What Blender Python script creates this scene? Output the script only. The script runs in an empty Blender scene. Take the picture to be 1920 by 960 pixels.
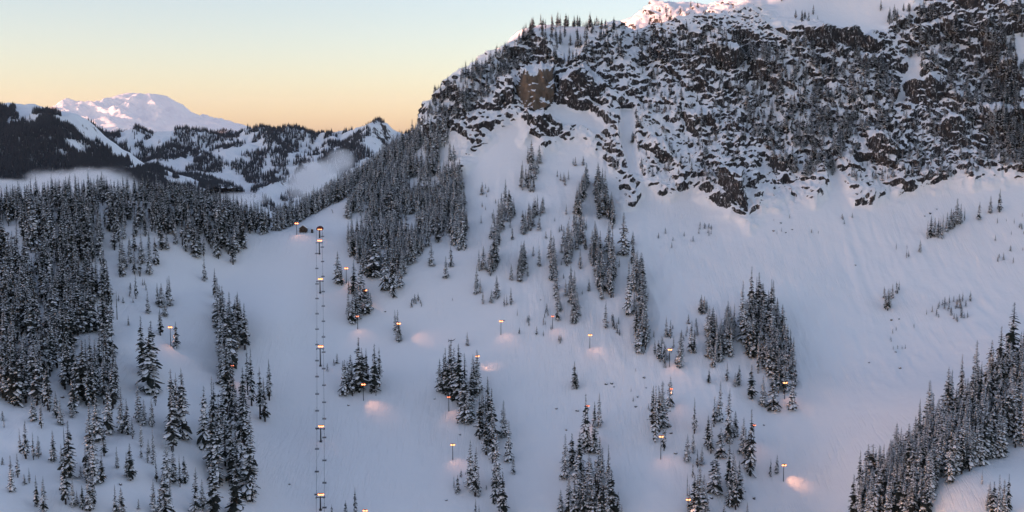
import bpy, math, random, time
import numpy as np
from mathutils import Vector
T0 = time.time()
rng = np.random.default_rng(11); random.seed(11)
SC = bpy.context.scene; COL = SC.collection

# ---------------------------------------------------------------- camera, sky, sun, exposure
F = 2059.0                       # focal length in pixels of the 1920 px wide photograph
PITCH = math.radians(6.04); CP, SP = math.cos(PITCH), math.sin(PITCH)
CAMZ = 320.0
cam = bpy.data.cameras.new('camera'); cam.sensor_width = 36.0; cam.lens = F / 1920 * 36.0
cam.clip_start = 1.0; cam.clip_end = 300000.0
camo = bpy.data.objects.new('camera', cam); COL.objects.link(camo)
camo.location = (0, 0, CAMZ); camo.rotation_euler = (math.pi / 2 - PITCH, 0, 0)
SC.camera = camo

SUN_EL, SUN_AZ = math.radians(3.0), math.radians(-115.0)     # azimuth from +Y towards +X
S = Vector((math.sin(SUN_AZ) * math.cos(SUN_EL), math.cos(SUN_AZ) * math.cos(SUN_EL), math.sin(SUN_EL)))
world = bpy.data.worlds.new('World'); SC.world = world; world.use_nodes = True
nt = world.node_tree; nt.nodes.clear()
sky = nt.nodes.new('ShaderNodeTexSky'); sky.sky_type = 'NISHITA'; sky.sun_disc = False
sky.sun_elevation = SUN_EL; sky.sun_rotation = SUN_AZ; sky.altitude = 1300
sky.air_density = 1.0; sky.dust_density = 1.7; sky.ozone_density = 2.0
bg = nt.nodes.new('ShaderNodeBackground'); bg.inputs[1].default_value = 0.15
wo = nt.nodes.new('ShaderNodeOutputWorld')
hs = nt.nodes.new('ShaderNodeHueSaturation'); hs.inputs['Saturation'].default_value = 0.82
wb = nt.nodes.new('ShaderNodeMix'); wb.data_type = 'RGBA'; wb.blend_type = 'MULTIPLY'; wb.inputs[0].default_value = 1.0
wb.inputs[7].default_value = (1.09, 0.925, 0.93, 1)          # the photograph's white balance
nt.links.new(sky.outputs[0], hs.inputs['Color']); nt.links.new(hs.outputs[0], wb.inputs[6]); nt.links.new(wb.outputs[2], bg.inputs[0]); nt.links.new(bg.outputs[0], wo.inputs[0])
sl = bpy.data.lights.new('sun', 'SUN'); sl.energy = 1.75; sl.angle = math.radians(0.5); sl.color = (1.0, 0.47, 0.32)
so = bpy.data.objects.new('sun', sl); COL.objects.link(so)
so.rotation_euler = S.to_track_quat('Z', 'Y').to_euler(); so.location = (-600, 0, 900)
vs = SC.view_settings; vs.view_transform = 'Standard'; vs.look = 'None'; vs.exposure = 2.0; vs.gamma = 1.0; vs.use_curve_mapping = False
SC.render.engine = 'CYCLES'
cy = SC.cycles; cy.max_bounces = 5; cy.diffuse_bounces = 4; cy.glossy_bounces = 1; cy.volume_bounces = 3; cy.transparent_max_bounces = 4
cy.use_denoising = True; cy.denoiser = 'OPENIMAGEDENOISE'; cy.denoising_input_passes = 'RGB_ALBEDO_NORMAL'; cy.use_adaptive_sampling = False
cy.sample_clamp_indirect = 4.0
try: cy.volume_step_rate = 2.0; cy.volume_max_steps = 128
except Exception: pass

# ---------------------------------------------------------------- pixel <-> world
def pix(u, v, Y):
    """point on the ray of photo pixel (u, v) at forward distance Y"""
    a = (np.asarray(u, float) - 960) / F; b = (480 - np.asarray(v, float)) / F
    t = Y / (CP + b * SP)
    return np.stack([a * t, np.broadcast_to(np.asarray(Y, float), np.shape(t)), CAMZ + t * (-SP + b * CP)], -1)
def proj(P):
    P = np.asarray(P, float); z = P[..., 2] - CAMZ
    d = P[..., 1] * CP - z * SP; up = P[..., 1] * SP + z * CP
    return 960 + F * P[..., 0] / d, 480 - F * up / d

# ---------------------------------------------------------------- noise
def _hash(ix, iy, iz, s):
    h = (ix.astype(np.uint32) * np.uint32(374761393) + iy.astype(np.uint32) * np.uint32(668265263)
         + iz.astype(np.uint32) * np.uint32(2147483647) + np.uint32((s * 974634777) & 0xffffffff))
    h ^= h >> np.uint32(13); h *= np.uint32(1274126177); h ^= h >> np.uint32(16)
    h *= np.uint32(2246822519); h ^= h >> np.uint32(13)
    return h
def perlin(x, y, z, s=0):
    x, y, z = np.broadcast_arrays(np.asarray(x, np.float32), np.asarray(y, np.float32), np.asarray(z, np.float32))
    xi, yi, zi = np.floor(x), np.floor(y), np.floor(z)
    fx, fy, fz = x - xi, y - yi, z - zi
    xi, yi, zi = xi.astype(np.int32), yi.astype(np.int32), zi.astype(np.int32)
    w = lambda t: t * t * t * (t * (t * 6 - 15) + 10)
    wx, wy, wz = w(fx), w(fy), w(fz)
    def g(a, b, c):
        h = _hash(xi + a, yi + b, zi + c, s)
        gx = (h & np.uint32(1023)).astype(np.float32) / 511.5 - 1
        gy = ((h >> np.uint32(10)) & np.uint32(1023)).astype(np.float32) / 511.5 - 1
        gz = ((h >> np.uint32(20)) & np.uint32(1023)).astype(np.float32) / 511.5 - 1
        return gx * (fx - a) + gy * (fy - b) + gz * (fz - c)
    L = lambda a, b, t: a + (b - a) * t
    return L(L(L(g(0,0,0), g(1,0,0), wx), L(g(0,1,0), g(1,1,0), wx), wy),
             L(L(g(0,0,1), g(1,0,1), wx), L(g(0,1,1), g(1,1,1), wx), wy), wz)
def fbm(x, y, z, s=0, o=4, g=0.5):
    r = 0; a = 1.0
    for k in range(o):
        r = r + a * perlin(x * 2.03 ** k, y * 2.03 ** k, z * 2.03 ** k, s + k * 7); a *= g
    return r
def ridged(x, y, z, s=0, o=4, g=0.5):
    r = 0; a = 1.0
    for k in range(o):
        r = r + a * (1 - 2.2 * np.abs(perlin(x * 2.03 ** k, y * 2.03 ** k, z * 2.03 ** k, s + k * 7))); a *= g
    return r
def sstep(a, b, x):
    t = np.clip((x - a) / (b - a), 0, 1); return t * t * (3 - 2 * t)
def sdist(poly, u, v):
    """signed distance in pixels to a polygon, positive inside"""
    p = np.asarray(poly, np.float32); u = np.asarray(u, np.float32); v = np.asarray(v, np.float32)
    best = np.full(u.shape, 1e9, np.float32); ins = np.zeros(u.shape, bool)
    for i in range(len(p)):
        a, b = p[i], p[(i + 1) % len(p)]; e = b - a
        t = np.clip(((u - a[0]) * e[0] + (v - a[1]) * e[1]) / (e @ e + 1e-9), 0, 1)
        best = np.minimum(best, (u - a[0] - t * e[0]) ** 2 + (v - a[1] - t * e[1]) ** 2)
        c = (a[1] > v) != (b[1] > v)
        with np.errstate(divide='ignore', invalid='ignore'):
            ins ^= c & (u < e[0] * (v - a[1]) / (e[1] if e[1] != 0 else 1e-9) + a[0])
    return np.sqrt(best) * np.where(ins, 1, -1)

# ---------------------------------------------------------------- object helpers
def tag(o, label=None, cat=None, group=None, kind=None):
    for k, x in (('label', label), ('category', cat), ('group', group), ('kind', kind)):
        if x is not None: o[k] = x
    return o
def link(name, data, parent=None, loc=None):
    o = bpy.data.objects.new(name, data); COL.objects.link(o)
    if parent is not None: o.parent = parent
    if loc is not None: o.location = loc
    return o
def mesh_np(name, V, Fq, mats=(), smooth=True, attrs=None):
    me = bpy.data.meshes.new(name)
    V = np.asarray(V, np.float32); Fq = np.asarray(Fq, np.int32); n, k = Fq.shape
    me.vertices.add(len(V)); me.vertices.foreach_set('co', V.ravel())
    me.loops.add(n * k); me.loops.foreach_set('vertex_index', Fq.ravel())
    me.polygons.add(n); me.polygons.foreach_set('loop_start', np.arange(0, n * k, k, dtype=np.int32))
    me.polygons.foreach_set('loop_total', np.full(n, k, np.int32))
    me.polygons.foreach_set('use_smooth', np.full(n, smooth))
    for m in mats: me.materials.append(m)
    for nm, arr in (attrs or {}).items():
        at = me.attributes.new(nm, 'FLOAT', 'POINT'); at.data.foreach_set('value', np.asarray(arr, np.float32).ravel())
    me.update(calc_edges=True); me.validate()
    return me
def grid_faces(nr, nc):
    i = np.arange(nr * nc).reshape(nr, nc)
    return np.stack([i[:-1, :-1], i[:-1, 1:], i[1:, 1:], i[1:, :-1]], -1).reshape(-1, 4)
class MB:
    """collects shapes for one mesh; a material index per shape"""
    def __init__(s): s.v = []; s.f = []; s.m = []; s.n = 0
    def add(s, V, Fc, mi=0):
        for f in Fc: s.f.append([i + s.n for i in f]); s.m.append(mi)
        s.v.extend([tuple(map(float, p)) for p in V]); s.n += len(V)
    def box(s, c, size, mi=0, taper=1.0, rz=0.0):
        x, y, z = [q / 2 for q in size]; V = []
        for dz, t in ((-z, 1.0), (z, taper)):
            for dx, dy in ((-x, -y), (x, -y), (x, y), (-x, y)):
                px, py = dx * t, dy * t
                V.append((c[0] + px * math.cos(rz) - py * math.sin(rz), c[1] + px * math.sin(rz) + py * math.cos(rz), c[2] + dz))
        s.add(V, [(3, 2, 1, 0), (4, 5, 6, 7), (0, 1, 5, 4), (1, 2, 6, 5), (2, 3, 7, 6), (3, 0, 4, 7)], mi)
    def tube(s, pts, rad, n=8, mi=0, cap=True):
        pts = [Vector(p) for p in pts]; rad = [rad] * len(pts) if not hasattr(rad, '__len__') else rad
        V = []
        for i, p in enumerate(pts):
            d = (pts[min(i + 1, len(pts) - 1)] - pts[max(i - 1, 0)]).normalized()
            a = d.cross(Vector((0, 0, 1)) if abs(d.z) < 0.9 else Vector((1, 0, 0))).normalized(); b = d.cross(a)
            for k in range(n):
                t = 2 * math.pi * k / n; V.append(p + (a * math.cos(t) + b * math.sin(t)) * rad[i])
        Fc = [(i * n + k, i * n + (k + 1) % n, (i + 1) * n + (k + 1) % n, (i + 1) * n + k) for i in range(len(pts) - 1) for k in range(n)]
        if cap: Fc += [tuple(range(n - 1, -1, -1)), tuple((len(pts) - 1) * n + k for k in range(n))]
        s.add(V, Fc, mi)
    def prism(s, poly, y0, y1, mi=0):
        """polygon in x, z extruded along y"""
        n = len(poly); V = [(x, y0, z) for x, z in poly] + [(x, y1, z) for x, z in poly]
        s.add(V, [tuple(range(n)), tuple(range(2 * n - 1, n - 1, -1))] + [(i, i + n, (i + 1) % n + n, (i + 1) % n) for i in range(n)], mi)
    def mesh(s, name, mats, smooth=False):
        me = bpy.data.meshes.new(name); me.from_pydata(s.v, [], s.f)
        for m in (mats if isinstance(mats, (list, tuple)) else [mats]): me.materials.append(m)
        me.polygons.foreach_set('material_index', s.m)
        if smooth: me.polygons.foreach_set('use_smooth', [True] * len(s.f))
        me.update(); return me
    def build(s, name, mats, parent=None, loc=None, smooth=False):
        return link(name, s.mesh(name, mats, smooth), parent, loc)

# ---------------------------------------------------------------- materials
class N:
    """small node-graph writer"""
    def __init__(s, name):
        s.mat = bpy.data.materials.new(name); s.mat.use_nodes = True; s.t = s.mat.node_tree
        s.bsdf = s.t.nodes['Principled BSDF']; s.out = s.t.nodes['Material Output']
    def new(s, typ, ins=None, **props):
        n = s.t.nodes.new(typ)
        for k, x in props.items(): setattr(n, k, x)
        for k, x in (ins or {}).items(): s.put(n.inputs[k], x)
        return n
    def put(s, sock, x):
        if isinstance(x, bpy.types.NodeSocket): s.t.links.new(x, sock)
        else: sock.default_value = x
    def math(s, op, a, b=0.0, c=0.0, clamp=False):
        n = s.new('ShaderNodeMath', {0: a, 1: b, 2: c}, operation=op, use_clamp=clamp); return n.outputs[0]
    def noise(s, scale, vec, detail=3, rough=0.5, dist=0.0):
        return s.new('ShaderNodeTexNoise', {'Vector': vec, 'Scale': scale, 'Detail': detail, 'Roughness': rough, 'Distortion': dist}).outputs[0]
    def ramp(s, x, a, b):
        n = s.new('ShaderNodeMapRange', {0: x, 1: a, 2: b}, interpolation_type='SMOOTHSTEP'); return n.outputs[0]
    def mix(s, f, a, b):
        n = s.new('ShaderNodeMix', data_type='RGBA'); s.put(n.inputs[0], f); s.put(n.inputs[6], a); s.put(n.inputs[7], b); return n.outputs[2]
    def bump(s, h, strength, dist, normal=None):
        n = s.new('ShaderNodeBump', {'Height': h, 'Strength': strength, 'Distance': dist})
        if normal is not None: s.put(n.inputs['Normal'], normal)
        return n.outputs[0]
    def set(s, **kw):
        for k, x in kw.items(): s.put(s.bsdf.inputs[k.replace('_', ' ')], x)
        return s.mat
def plain(name, col, rough=0.6, metal=0.0, var=0.25, scale=3.0):
    n = N(name); tc = n.new('ShaderNodeTexCoord').outputs['Object']
    f = n.noise(scale, tc, 4)
    c2 = tuple(x * (1 - var) for x in col[:3]) + (1,)
    n.set(Base_Color=n.mix(f, tuple(col) + (1,), c2), Roughness=rough, Metallic=metal)
    return n.mat
SNOW = (0.89, 0.90, 0.91, 1)
def snow_mat(name='snow'):
    n = N(name); p = n.new('ShaderNodeNewGeometry').outputs['Position']
    n.set(Base_Color=SNOW, Roughness=0.85, Specular_IOR_Level=0.15, Normal=n.bump(n.noise(0.8, p, 4), 0.4, 0.5))
    return n.mat
M_SNOW = snow_mat()
def terrain_mat(name, s1, far=False):
    """snow over rock: rock shows where the ground is rocky and too steep to hold snow"""
    n = N(name); g = n.new('ShaderNodeNewGeometry'); p = g.outputs['Position']
    nz = n.new('ShaderNodeSeparateXYZ', {0: g.outputs['Normal']}).outputs[2]
    rocky = n.new('ShaderNodeAttribute', attribute_name='rocky').outputs['Fac']
    brown = n.new('ShaderNodeAttribute', attribute_name='brown').outputs['Fac']
    pv = n.new('ShaderNodeMapping', {0: p, 2: (0.15, 0.3, 0.3), 3: (1.35, 1.35, 0.5)}).outputs[0]
    n0 = n.noise(s1 * 0.2, p, 3, 0.5); n1 = n.noise(s1, pv, 6, 0.68, 0.6); n2 = n.noise(s1 * 4.5, p, 5, 0.7)
    steep = n.math('SUBTRACT', 1.0, nz)
    f = n.math('ADD', n.math('MULTIPLY', n.math('SUBTRACT', steep, 0.32 if not far else 0.0), 1.5 if not far else 0.85), n.math('MULTIPLY', n.math('SUBTRACT', n1, 0.5), 0.75 if not far else 1.1))
    f = n.math('ADD', f, n.math('MULTIPLY', n.math('SUBTRACT', n2, 0.5), 0.75))
    f = n.math('ADD', f, n.math('MULTIPLY', n.math('SUBTRACT', n0, 0.5), 0.8))
    f = n.ramp(n.math('ADD', f, n.math('MULTIPLY', n.math('SUBTRACT', rocky, 1.0), 1.2)), *((0.245, 0.355) if not far else (0.40, 0.50)))
    rk = n.mix(n.noise(s1 * 2.2, p, 5, 0.6), (0.014, 0.014, 0.017, 1), (0.075, 0.071, 0.070, 1))
    bw = n.math('MULTIPLY', brown, n.ramp(n.math('ADD', n.noise(s1 * 0.9, p, 5, 0.65), n.math('MULTIPLY', n.math('SUBTRACT', brown, 1.0), 0.6)), 0.26, 0.42))
    rk = n.mix(bw, rk, n.mix(n.noise(s1 * 3, n.new('ShaderNodeMapping', {0: p, 3: (1, 1, 0.25)}).outputs[0], 5, 0.7), (0.075, 0.058, 0.046, 1), (0.28, 0.215, 0.16, 1)))
    f = n.math('MULTIPLY', f, n.math('SUBTRACT', 1.0, n.math('MULTIPLY', n.ramp(n.noise(s1 * 3.6, pv, 5, 0.7), 0.54, 0.66), n.math('MULTIPLY', n.math('SUBTRACT', 1.0, brown), 0.6))))   # rime caught in the joints
    sn = n.noise(s1 * 0.35, p, 3)
    snow = n.mix(sn, (0.89, 0.90, 0.91, 1), (0.92, 0.925, 0.93, 1))
    if not far:
        tr = n.noise(1.0, n.new('ShaderNodeMapping', {0: p, 2: (0, 0, 0.35), 3: (0.55, 0.05, 0.05)}).outputs[0], 3, 0.6, 0.8)
        tr2 = n.noise(1.0, n.new('ShaderNodeMapping', {0: p, 2: (0, 0, -0.5), 3: (0.9, 0.07, 0.07)}).outputs[0], 2, 0.5, 0.5)
        trk = n.math('MULTIPLY', n.math('ADD', n.ramp(tr, 0.52, 0.62), n.ramp(tr2, 0.56, 0.62)), n.math('MULTIPLY', n.ramp(n.noise(0.012, p, 2), 0.42, 0.6), 0.15))
    h = n.math('ADD', n.math('MULTIPLY', n.noise(s1 * 1.3, p, 5, 0.55), n.math('ADD', n.math('MULTIPLY', rocky, 2.0), 0.55)), n.math('MULTIPLY', f, 0.35))
    if not far: h = n.math('SUBTRACT', h, trk)
    n.set(Base_Color=n.mix(f, snow, rk), Roughness=0.9, Specular_IOR_Level=0.12, Normal=n.bump(h, 0.7, 1.1 if not far else 6.0))
    return n.mat

# ---------------------------------------------------------------- the near mountain side: control points (photo pixel, forward distance in metres)
CP_PX = [
 # open run and middle slopes, bottom to top
 (470,960,612),(600,960,630),(750,960,640),(900,960,645),(1100,960,640),(1300,960,640),(1450,960,648),(1560,960,645),
 (500,800,705),(600,800,712),(750,800,715),(950,800,715),(1150,800,710),(1350,800,705),(1550,800,712),
 (520,600,800),(600,600,815),(750,600,822),(950,600,815),(1150,600,810),(1350,600,805),(1550,600,815),(1750,600,815),(1900,590,815),
 (500,450,892),(600,445,903),(750,480,880),(950,450,900),(1150,450,895),(1350,450,900),(1550,450,905),(1750,450,905),(1920,450,900),
 (540,430,915),(600,425,922),(655,375,962),
 # forested shoulder beside the run
 (530,425,960),(600,388,1000),(660,352,1020),(720,307,1042),(772,262,1062),
 (660,480,882),(740,555,840),(700,430,925),(800,400,950),(850,330,990),(760,330,1012),
 # foot of the cliffs
 (870,330,985),(900,290,1003),(980,250,1018),(1000,218,1032),(1050,290,1000),(1100,240,1025),(1180,372,950),(1300,382,945),(1400,425,915),
 (1500,382,940),(1650,372,950),(1780,360,955),(1900,340,962),
 # cliffs, middle
 (820,215,1075),(900,205,1055),(1000,130,1090),(1100,140,1085),(1200,200,1045),(1300,200,1045),(1400,200,1045),(1500,200,1045),(1600,200,1045),
 (1700,200,1045),(1800,200,1045),(1900,200,1045),
 # cliffs, upper rim and skyline
 (800,232,1082),(850,152,1098),(920,112,1118),(1000,48,1142),(1060,50,1150),(1130,52,1150),(1180,84,1128),(1300,52,1130),(1400,62,1122),(1500,52,1122),
 (1600,78,1122),(1340,34,1165),(1550,20,1160),(1650,20,1155),(1750,40,1130),(1850,20,1130),(1920,40,1120),(1400,16,1190),(1500,-50,1215),(1700,-110,1215),(1900,-110,1210),
 # rosy peak behind the rim
 (1185,52,1285),(1215,24,1300),(1250,12,1310),(1285,8,1310),(1320,24,1290),
 # left hill
 (0,960,520),(150,960,540),(300,960,560),(420,960,592),(0,800,600),(150,800,620),(300,800,640),(420,800,672),
 (0,650,690),(150,650,710),(300,650,735),(430,650,770),(0,520,780),(150,520,800),(300,520,815),(420,520,850),
 (0,420,850),(150,402,870),(280,400,885),(400,412,890),(470,432,905),(0,400,890),(150,380,905),(280,375,915),(400,400,922),(470,424,927),
 # right spur
 (1740,940,572),(1900,850,615),(1920,960,556),(1650,960,600),(1750,815,650),(1900,695,690),(1650,900,640),(1800,700,742),(1920,640,765),
]
P3 = [pix(u, v, Y) for u, v, Y in CP_PX]
for u, v, Y in [(0,390,905),(150,370,920),(280,365,930),(400,390,937),(470,415,942),(530,418,978),(600,383,1018),(660,347,1040),(720,302,1062),(772,257,1082),
                (800,227,1100),(850,147,1118),(920,107,1138),(1000,45,1162),(1060,47,1170),(1130,49,1170)]:
    q = pix(u, v, Y); P3 += [q + np.array([0, 70, -45]), q + np.array([0, 260, -150])]
P3 += [pix(1185,52,1285) + np.array([-60, 60, -60]), pix(1250,12,1310) + np.array([0, 150, -70]), pix(1320,24,1290) + np.array([60, 150, -20]), pix(1240,70,1200) + np.array([0, 0, -6])]
for u, v, Y in [(0,960,520),(300,960,560),(600,960,630),(900,960,645),(1300,960,640),(1560,960,645),(1920,960,556)]:
    q = pix(u, v, Y); P3 += [q + np.array([0, -110, -48]), q + np.array([0, -260, -75])]
for (u, v, Y), du in [((0,960,520),-300),((0,800,600),-300),((0,650,690),-300),((0,520,780),-300),((0,400,890),-300),((1920,960,556),300),((1920,640,765),300),((1920,450,900),300),
                      ((1900,340,962),330),((1900,200,1045),330),((1900,-110,1210),330)]:
    P3.append(pix(u + du, v, Y))
P3 = np.array(P3)
def tps_fit(P, lam):
    x = P[:, :2] / 100.0; r2 = ((x[:, None] - x[None]) ** 2).sum(-1)
    K = np.where(r2 > 0, 0.5 * r2 * np.log(r2 + 1e-12), 0) + lam * np.eye(len(x))
    Q = np.c_[np.ones(len(x)), x]; A = np.block([[K, Q], [Q.T, np.zeros((3, 3))]])
    return x, np.linalg.solve(A, np.r_[P[:, 2], 0, 0, 0])
TX, TW = tps_fit(P3, 0.012)
GX0, GX1, GY0, GY1, GS = -1000.0, 1000.0, 240.0, 1700.0, 6.0
gx = np.arange(GX0, GX1 + 1, GS); gy = np.arange(GY0, GY1 + 1, GS)
G = np.zeros((len(gy), len(gx)))
for j, yy in enumerate(gy):
    q = np.stack([gx, np.full_like(gx, yy)], -1) / 100.0
    r2 = ((q[:, None] - TX[None]) ** 2).sum(-1)
    G[j] = (np.where(r2 > 0, 0.5 * r2 * np.log(r2 + 1e-12), 0) @ TW[:-3]) + TW[-3] + q @ TW[-2:]
GXX, GYY = np.meshgrid(gx, gy)
G -= np.maximum(0, GYY - np.interp(GXX, [-600, 0, 60, 130, 420, 900], [1000, 1230, 1240, 1400, 1420, 1500])) * 0.9
def base_h(x, y):
    fx = np.clip((x - GX0) / GS, 1, len(gx) - 3.001); fy = np.clip((y - GY0) / GS, 1, len(gy) - 3.001)
    i, j = fx.astype(int), fy.astype(int); fx, fy = fx - i, fy - j
    bs = lambda t: ((1 - t) ** 3 / 6, (3 * t ** 3 - 6 * t * t + 4) / 6, (-3 * t ** 3 + 3 * t * t + 3 * t + 1) / 6, t ** 3 / 6)
    wx, wy = bs(fx), bs(fy)
    return sum(wy[b] * sum(wx[a] * G[j + b - 1, i + a - 1] for a in range(4)) for b in range(4))

ROCK_POLY = [(790,262),(796,205),(850,150),(900,118),(955,88),(985,60),(1020,70),(1060,118),(1110,60),(1150,48),(1180,40),(1250,0),(1330,20),(1420,-10),(1450,40),(1500,42),(1600,70),(1660,60),(1700,20),(1740,-30),(2300,-60),(2300,330),
  (1920,338),(1850,338),(1790,342),(1760,352),(1700,362),(1640,385),(1600,380),(1560,345),(1530,385),(1500,372),(1475,395),(1440,385),(1405,432),(1380,410),(1330,385),(1300,352),(1245,372),(1205,352),(1190,390),(1160,380),(1150,340),(1115,290),
  (1085,272),(1040,270),(1020,285),(1000,262),(985,270),(978,215),(935,255),(905,275),(880,310),(862,325),(855,305),(880,265),(850,262),(820,270)]
BROWN = [(972,140),(984,131),(1000,136),(1018,128),(1036,134),(1042,165),(1040,196),(1028,208),(1012,213),(996,214),(980,207),(974,190),(968,165)]
CHUTES = [[(1160,200),(1190,200),(1186,262),(1200,330),(1180,330),(1166,270)],[(1702,85),(1722,90),(1722,140),(1690,196),(1672,196),(1700,140)],
          [(1015,212),(1060,195),(1100,205),(1140,240),(1120,262),(1080,240),(1030,232)],[(1540,300),(1556,300),(1600,390),(1570,395)],
          [(1450,2),(1530,10),(1640,20),(1660,58),(1600,58),(1540,40),(1480,35)],[(1880,70),(1930,60),(1930,150),(1895,150)]]
# ---------------------------------------------------------------- near terrain mesh
uu = np.unique(np.r_[np.arange(-420, -20, 14.0), np.arange(-20, 1940, 2.1), np.arange(1940, 2360, 14.0)])
yy = np.unique(np.round(np.r_[np.arange(300, 500, 5.0), np.arange(500, 900, 2.2), np.arange(900, 960, 1.5), np.arange(960, 1175, 0.85), np.arange(1175, 1340, 2.0), np.arange(1340, 1640, 10.0)], 3))
AX = (uu - 960) / F
TXX = AX[None, :] * yy[:, None] * 1.0; TYY = np.repeat(yy[:, None], len(uu), 1)
TZZ = base_h(TXX, TYY)
PU, PV = proj(np.stack([TXX, TYY, TZZ], -1))
wob = 9 * fbm(TXX / 22, TYY / 22, TZZ / 22, 3, 3)
ROCKM = sstep(-16, 20, sdist(ROCK_POLY, PU, PV) + 1.9 * wob)
for c in CHUTES: ROCKM *= 1 - 0.93 * sstep(-5, 5, sdist(c, PU, PV) + wob * 0.4)
ROCKM[TYY > 1345] = 0
# rock walls: the face is pulled out to near vertical inside these outlines
WALLS = [(BROWN, 0.30), ([(1046,150),(1075,140),(1110,150),(1135,175),(1120,205),(1090,212),(1060,205),(1046,190)], 0.2), ([(940,165),(964,150),(966,205),(950,212),(930,205)], 0.25),
         ([(990,224),(1030,222),(1055,238),(1050,262),(1010,268),(990,255)], 0.2), ([(1500,62),(1560,58),(1640,82),(1660,100),(1630,112),(1560,104),(1510,92)], 0.15), ([(1600,112),(1645,112),(1640,150),(1610,146)], 0.2),
         ([(1690,160),(1750,150),(1770,180),(1750,218),(1710,215)], 0.25), ([(1310,96),(1350,90),(1395,104),(1390,140),(1340,136),(1315,124)], 0.2), ([(1190,96),(1240,88),(1275,100),(1260,122),(1200,122)], 0.25), ([(1620,262),(1660,255),(1690,285),(1670,318),(1630,310)], 0.25),
         ([(1820,205),(1925,215),(1925,262),(1850,258)], 0.25), ([(1740,240),(1800,232),(1815,262),(1770,275)], 0.3), ([(1270,225),(1330,215),(1350,250),(1300,262)], 0.3), ([(1330,330),(1390,325),(1400,395),(1360,385)], 0.25), ([(1700,50),(1790,40),(1800,78),(1730,85)], 0.25),
         ([(1440,300),(1490,290),(1500,340),(1460,350)], 0.3), ([(1200,280),(1240,270),(1260,310),(1220,320)], 0.3), ([(1400,130),(1450,120),(1470,150),(1420,165)], 0.3), ([(1860,120),(1900,110),(1915,170),(1875,170)], 0.3)]
for poly, lean in WALLS:
    dd = sdist(poly, PU, PV) + 0.55 * wob; dd = np.where(TYY > 1128, -50, dd); wgt = sstep(-3, 3, dd); cols = np.where((dd > 0).any(0))[0]
    if len(cols) == 0: continue
    yb = np.array([TYY[np.where(dd[:, j] > 0)[0][0], j] for j in cols]); k_ = np.ones(9) / 9; ybs = np.convolve(np.pad(yb, 4, mode='edge'), k_, 'valid')
    for j, y0 in zip(cols, ybs):
        yn = y0 + lean * (TYY[:, j] - y0); TYY[:, j] = TYY[:, j] + np.minimum(0, yn - TYY[:, j]) * wgt[:, j]; TXX[:, j] = AX[j] * TYY[:, j]
    ROCKM = np.maximum(ROCKM, wgt)
BRN = sstep(-4, 4, sdist(BROWN, PU, PV) + 0.8 * wob)
# soft snow relief
TZZ = TZZ + 3.0 * fbm(TXX / 95, TYY / 95, 0, 21, 2) * (1 - ROCKM) + 0.55 * fbm(TXX / 24, TYY / 24, 0, 22, 3) * (1 - ROCKM)
# sluff runnels below the cliffs, bumps on the ungroomed snow
BOWL = sstep(-20, 60, sdist([(860,330),(1000,270),(1180,385),(1400,425),(1560,380),(1900,340),(1960,640),(1640,760),(1500,800),(1150,740),(950,640),(880,480)], PU, PV)) * (1 - ROCKM)
runl = ridged((TXX + 9 * fbm(TXX / 60, TYY / 60, 0, 26, 2)) / 21, TYY / 170, 0, 25, 3) - 0.9
TZZ += BOWL * (1.0 * runl + 0.9 * fbm(TXX / 9, TYY / 16, 0, 27, 3))
ROUGH = sstep(-20, 30, sdist([(700,600),(1000,620),(1500,780),(1560,980),(700,980)], PU, PV))
TZZ += ROUGH * 0.5 * fbm(TXX / 11, TYY / 11, 0, 28, 3)
# gullies running down the faces under the cliffs and through the left woods
GUL = sstep(-30, 60, sdist([(-50,480),(300,430),(420,560),(440,980),(-50,980)], PU, PV))
TZZ += GUL * 5.0 * fbm(TXX / 45, TYY / 60, 0, 23, 3)
m = ROCKM > 0.01
x, y, z, r = TXX[m], TYY[m], TZZ[m], ROCKM[m].astype(np.float32)
big = ridged(x / 75, y / 75, z / 110, 31, 3) - 0.9
z = z + r * (9.0 * big + 5.0 * fbm(x / 17, y / 17, 0, 33, 3))
_sy = np.gradient(TYY, axis=0); _sy = np.where(np.abs(_sy) < 0.05, 0.05, _sy); gyv = np.clip(np.gradient(TZZ, axis=0) / _sy, -0.5, 6.0); gxv = np.clip(np.gradient(TZZ, axis=1) / np.gradient(np.repeat(uu[None, :] / F * 1050, len(yy), 0), axis=1), -3, 3)
nx, ny, nz = -gxv[m], -gyv[m], np.ones(m.sum()); ln = np.sqrt(nx * nx + ny * ny + 1); nx, ny, nz = nx / ln, ny / ln, nz / ln
hl = np.sqrt(nx * nx + ny * ny) + 1e-6; hx, hy = nx / hl, ny / hl
w1 = fbm(x / 34, y / 34, z / 34, 41, 4, 0.6); w2 = fbm(x / 12, y / 12, z / 12, 43, 3)
def ledge(step, seed):
    q = (z + 26 * w1 + 7 * w2 + 0.55 * x * math.sin(seed)) / step; fr = q - np.floor(q)
    amp = np.clip(0.15 + 1.6 * np.abs(perlin(x / 21, y / 21, np.floor(q) * 3.7, seed)), 0, 1)
    return step * amp * (np.where(fr < 0.3, fr / 0.3, 1 - (fr - 0.3) / 0.7) - 0.5)
sx_ = x + 0.25 * z + 16 * w1
rib = 10.0 * (ridged(sx_ / 52, z / 230, y / 400, 71, 2) - 0.6) + 4.5 * (ridged(sx_ / 19, z / 80, y / 200, 73, 2) - 0.6)
rib = rib + 2.6 * (ridged(sx_ / 9.5, z / 34, y / 60, 75, 2) - 0.6)
out = rib + 0.26 * ledge(21.0, 51) + 0.10 * ledge(9.3, 53)
nd = 2.6 * (ridged(x / 15, y / 15, z / 18, 61, 3) - 0.6) + 2.2 * (ridged(x / 6.5, y / 6.5, z / 11, 62, 3) - 0.6) + 0.8 * perlin(x / 2.6, y / 2.6, z / 3.2, 64)
b = BRN[m]
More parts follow.
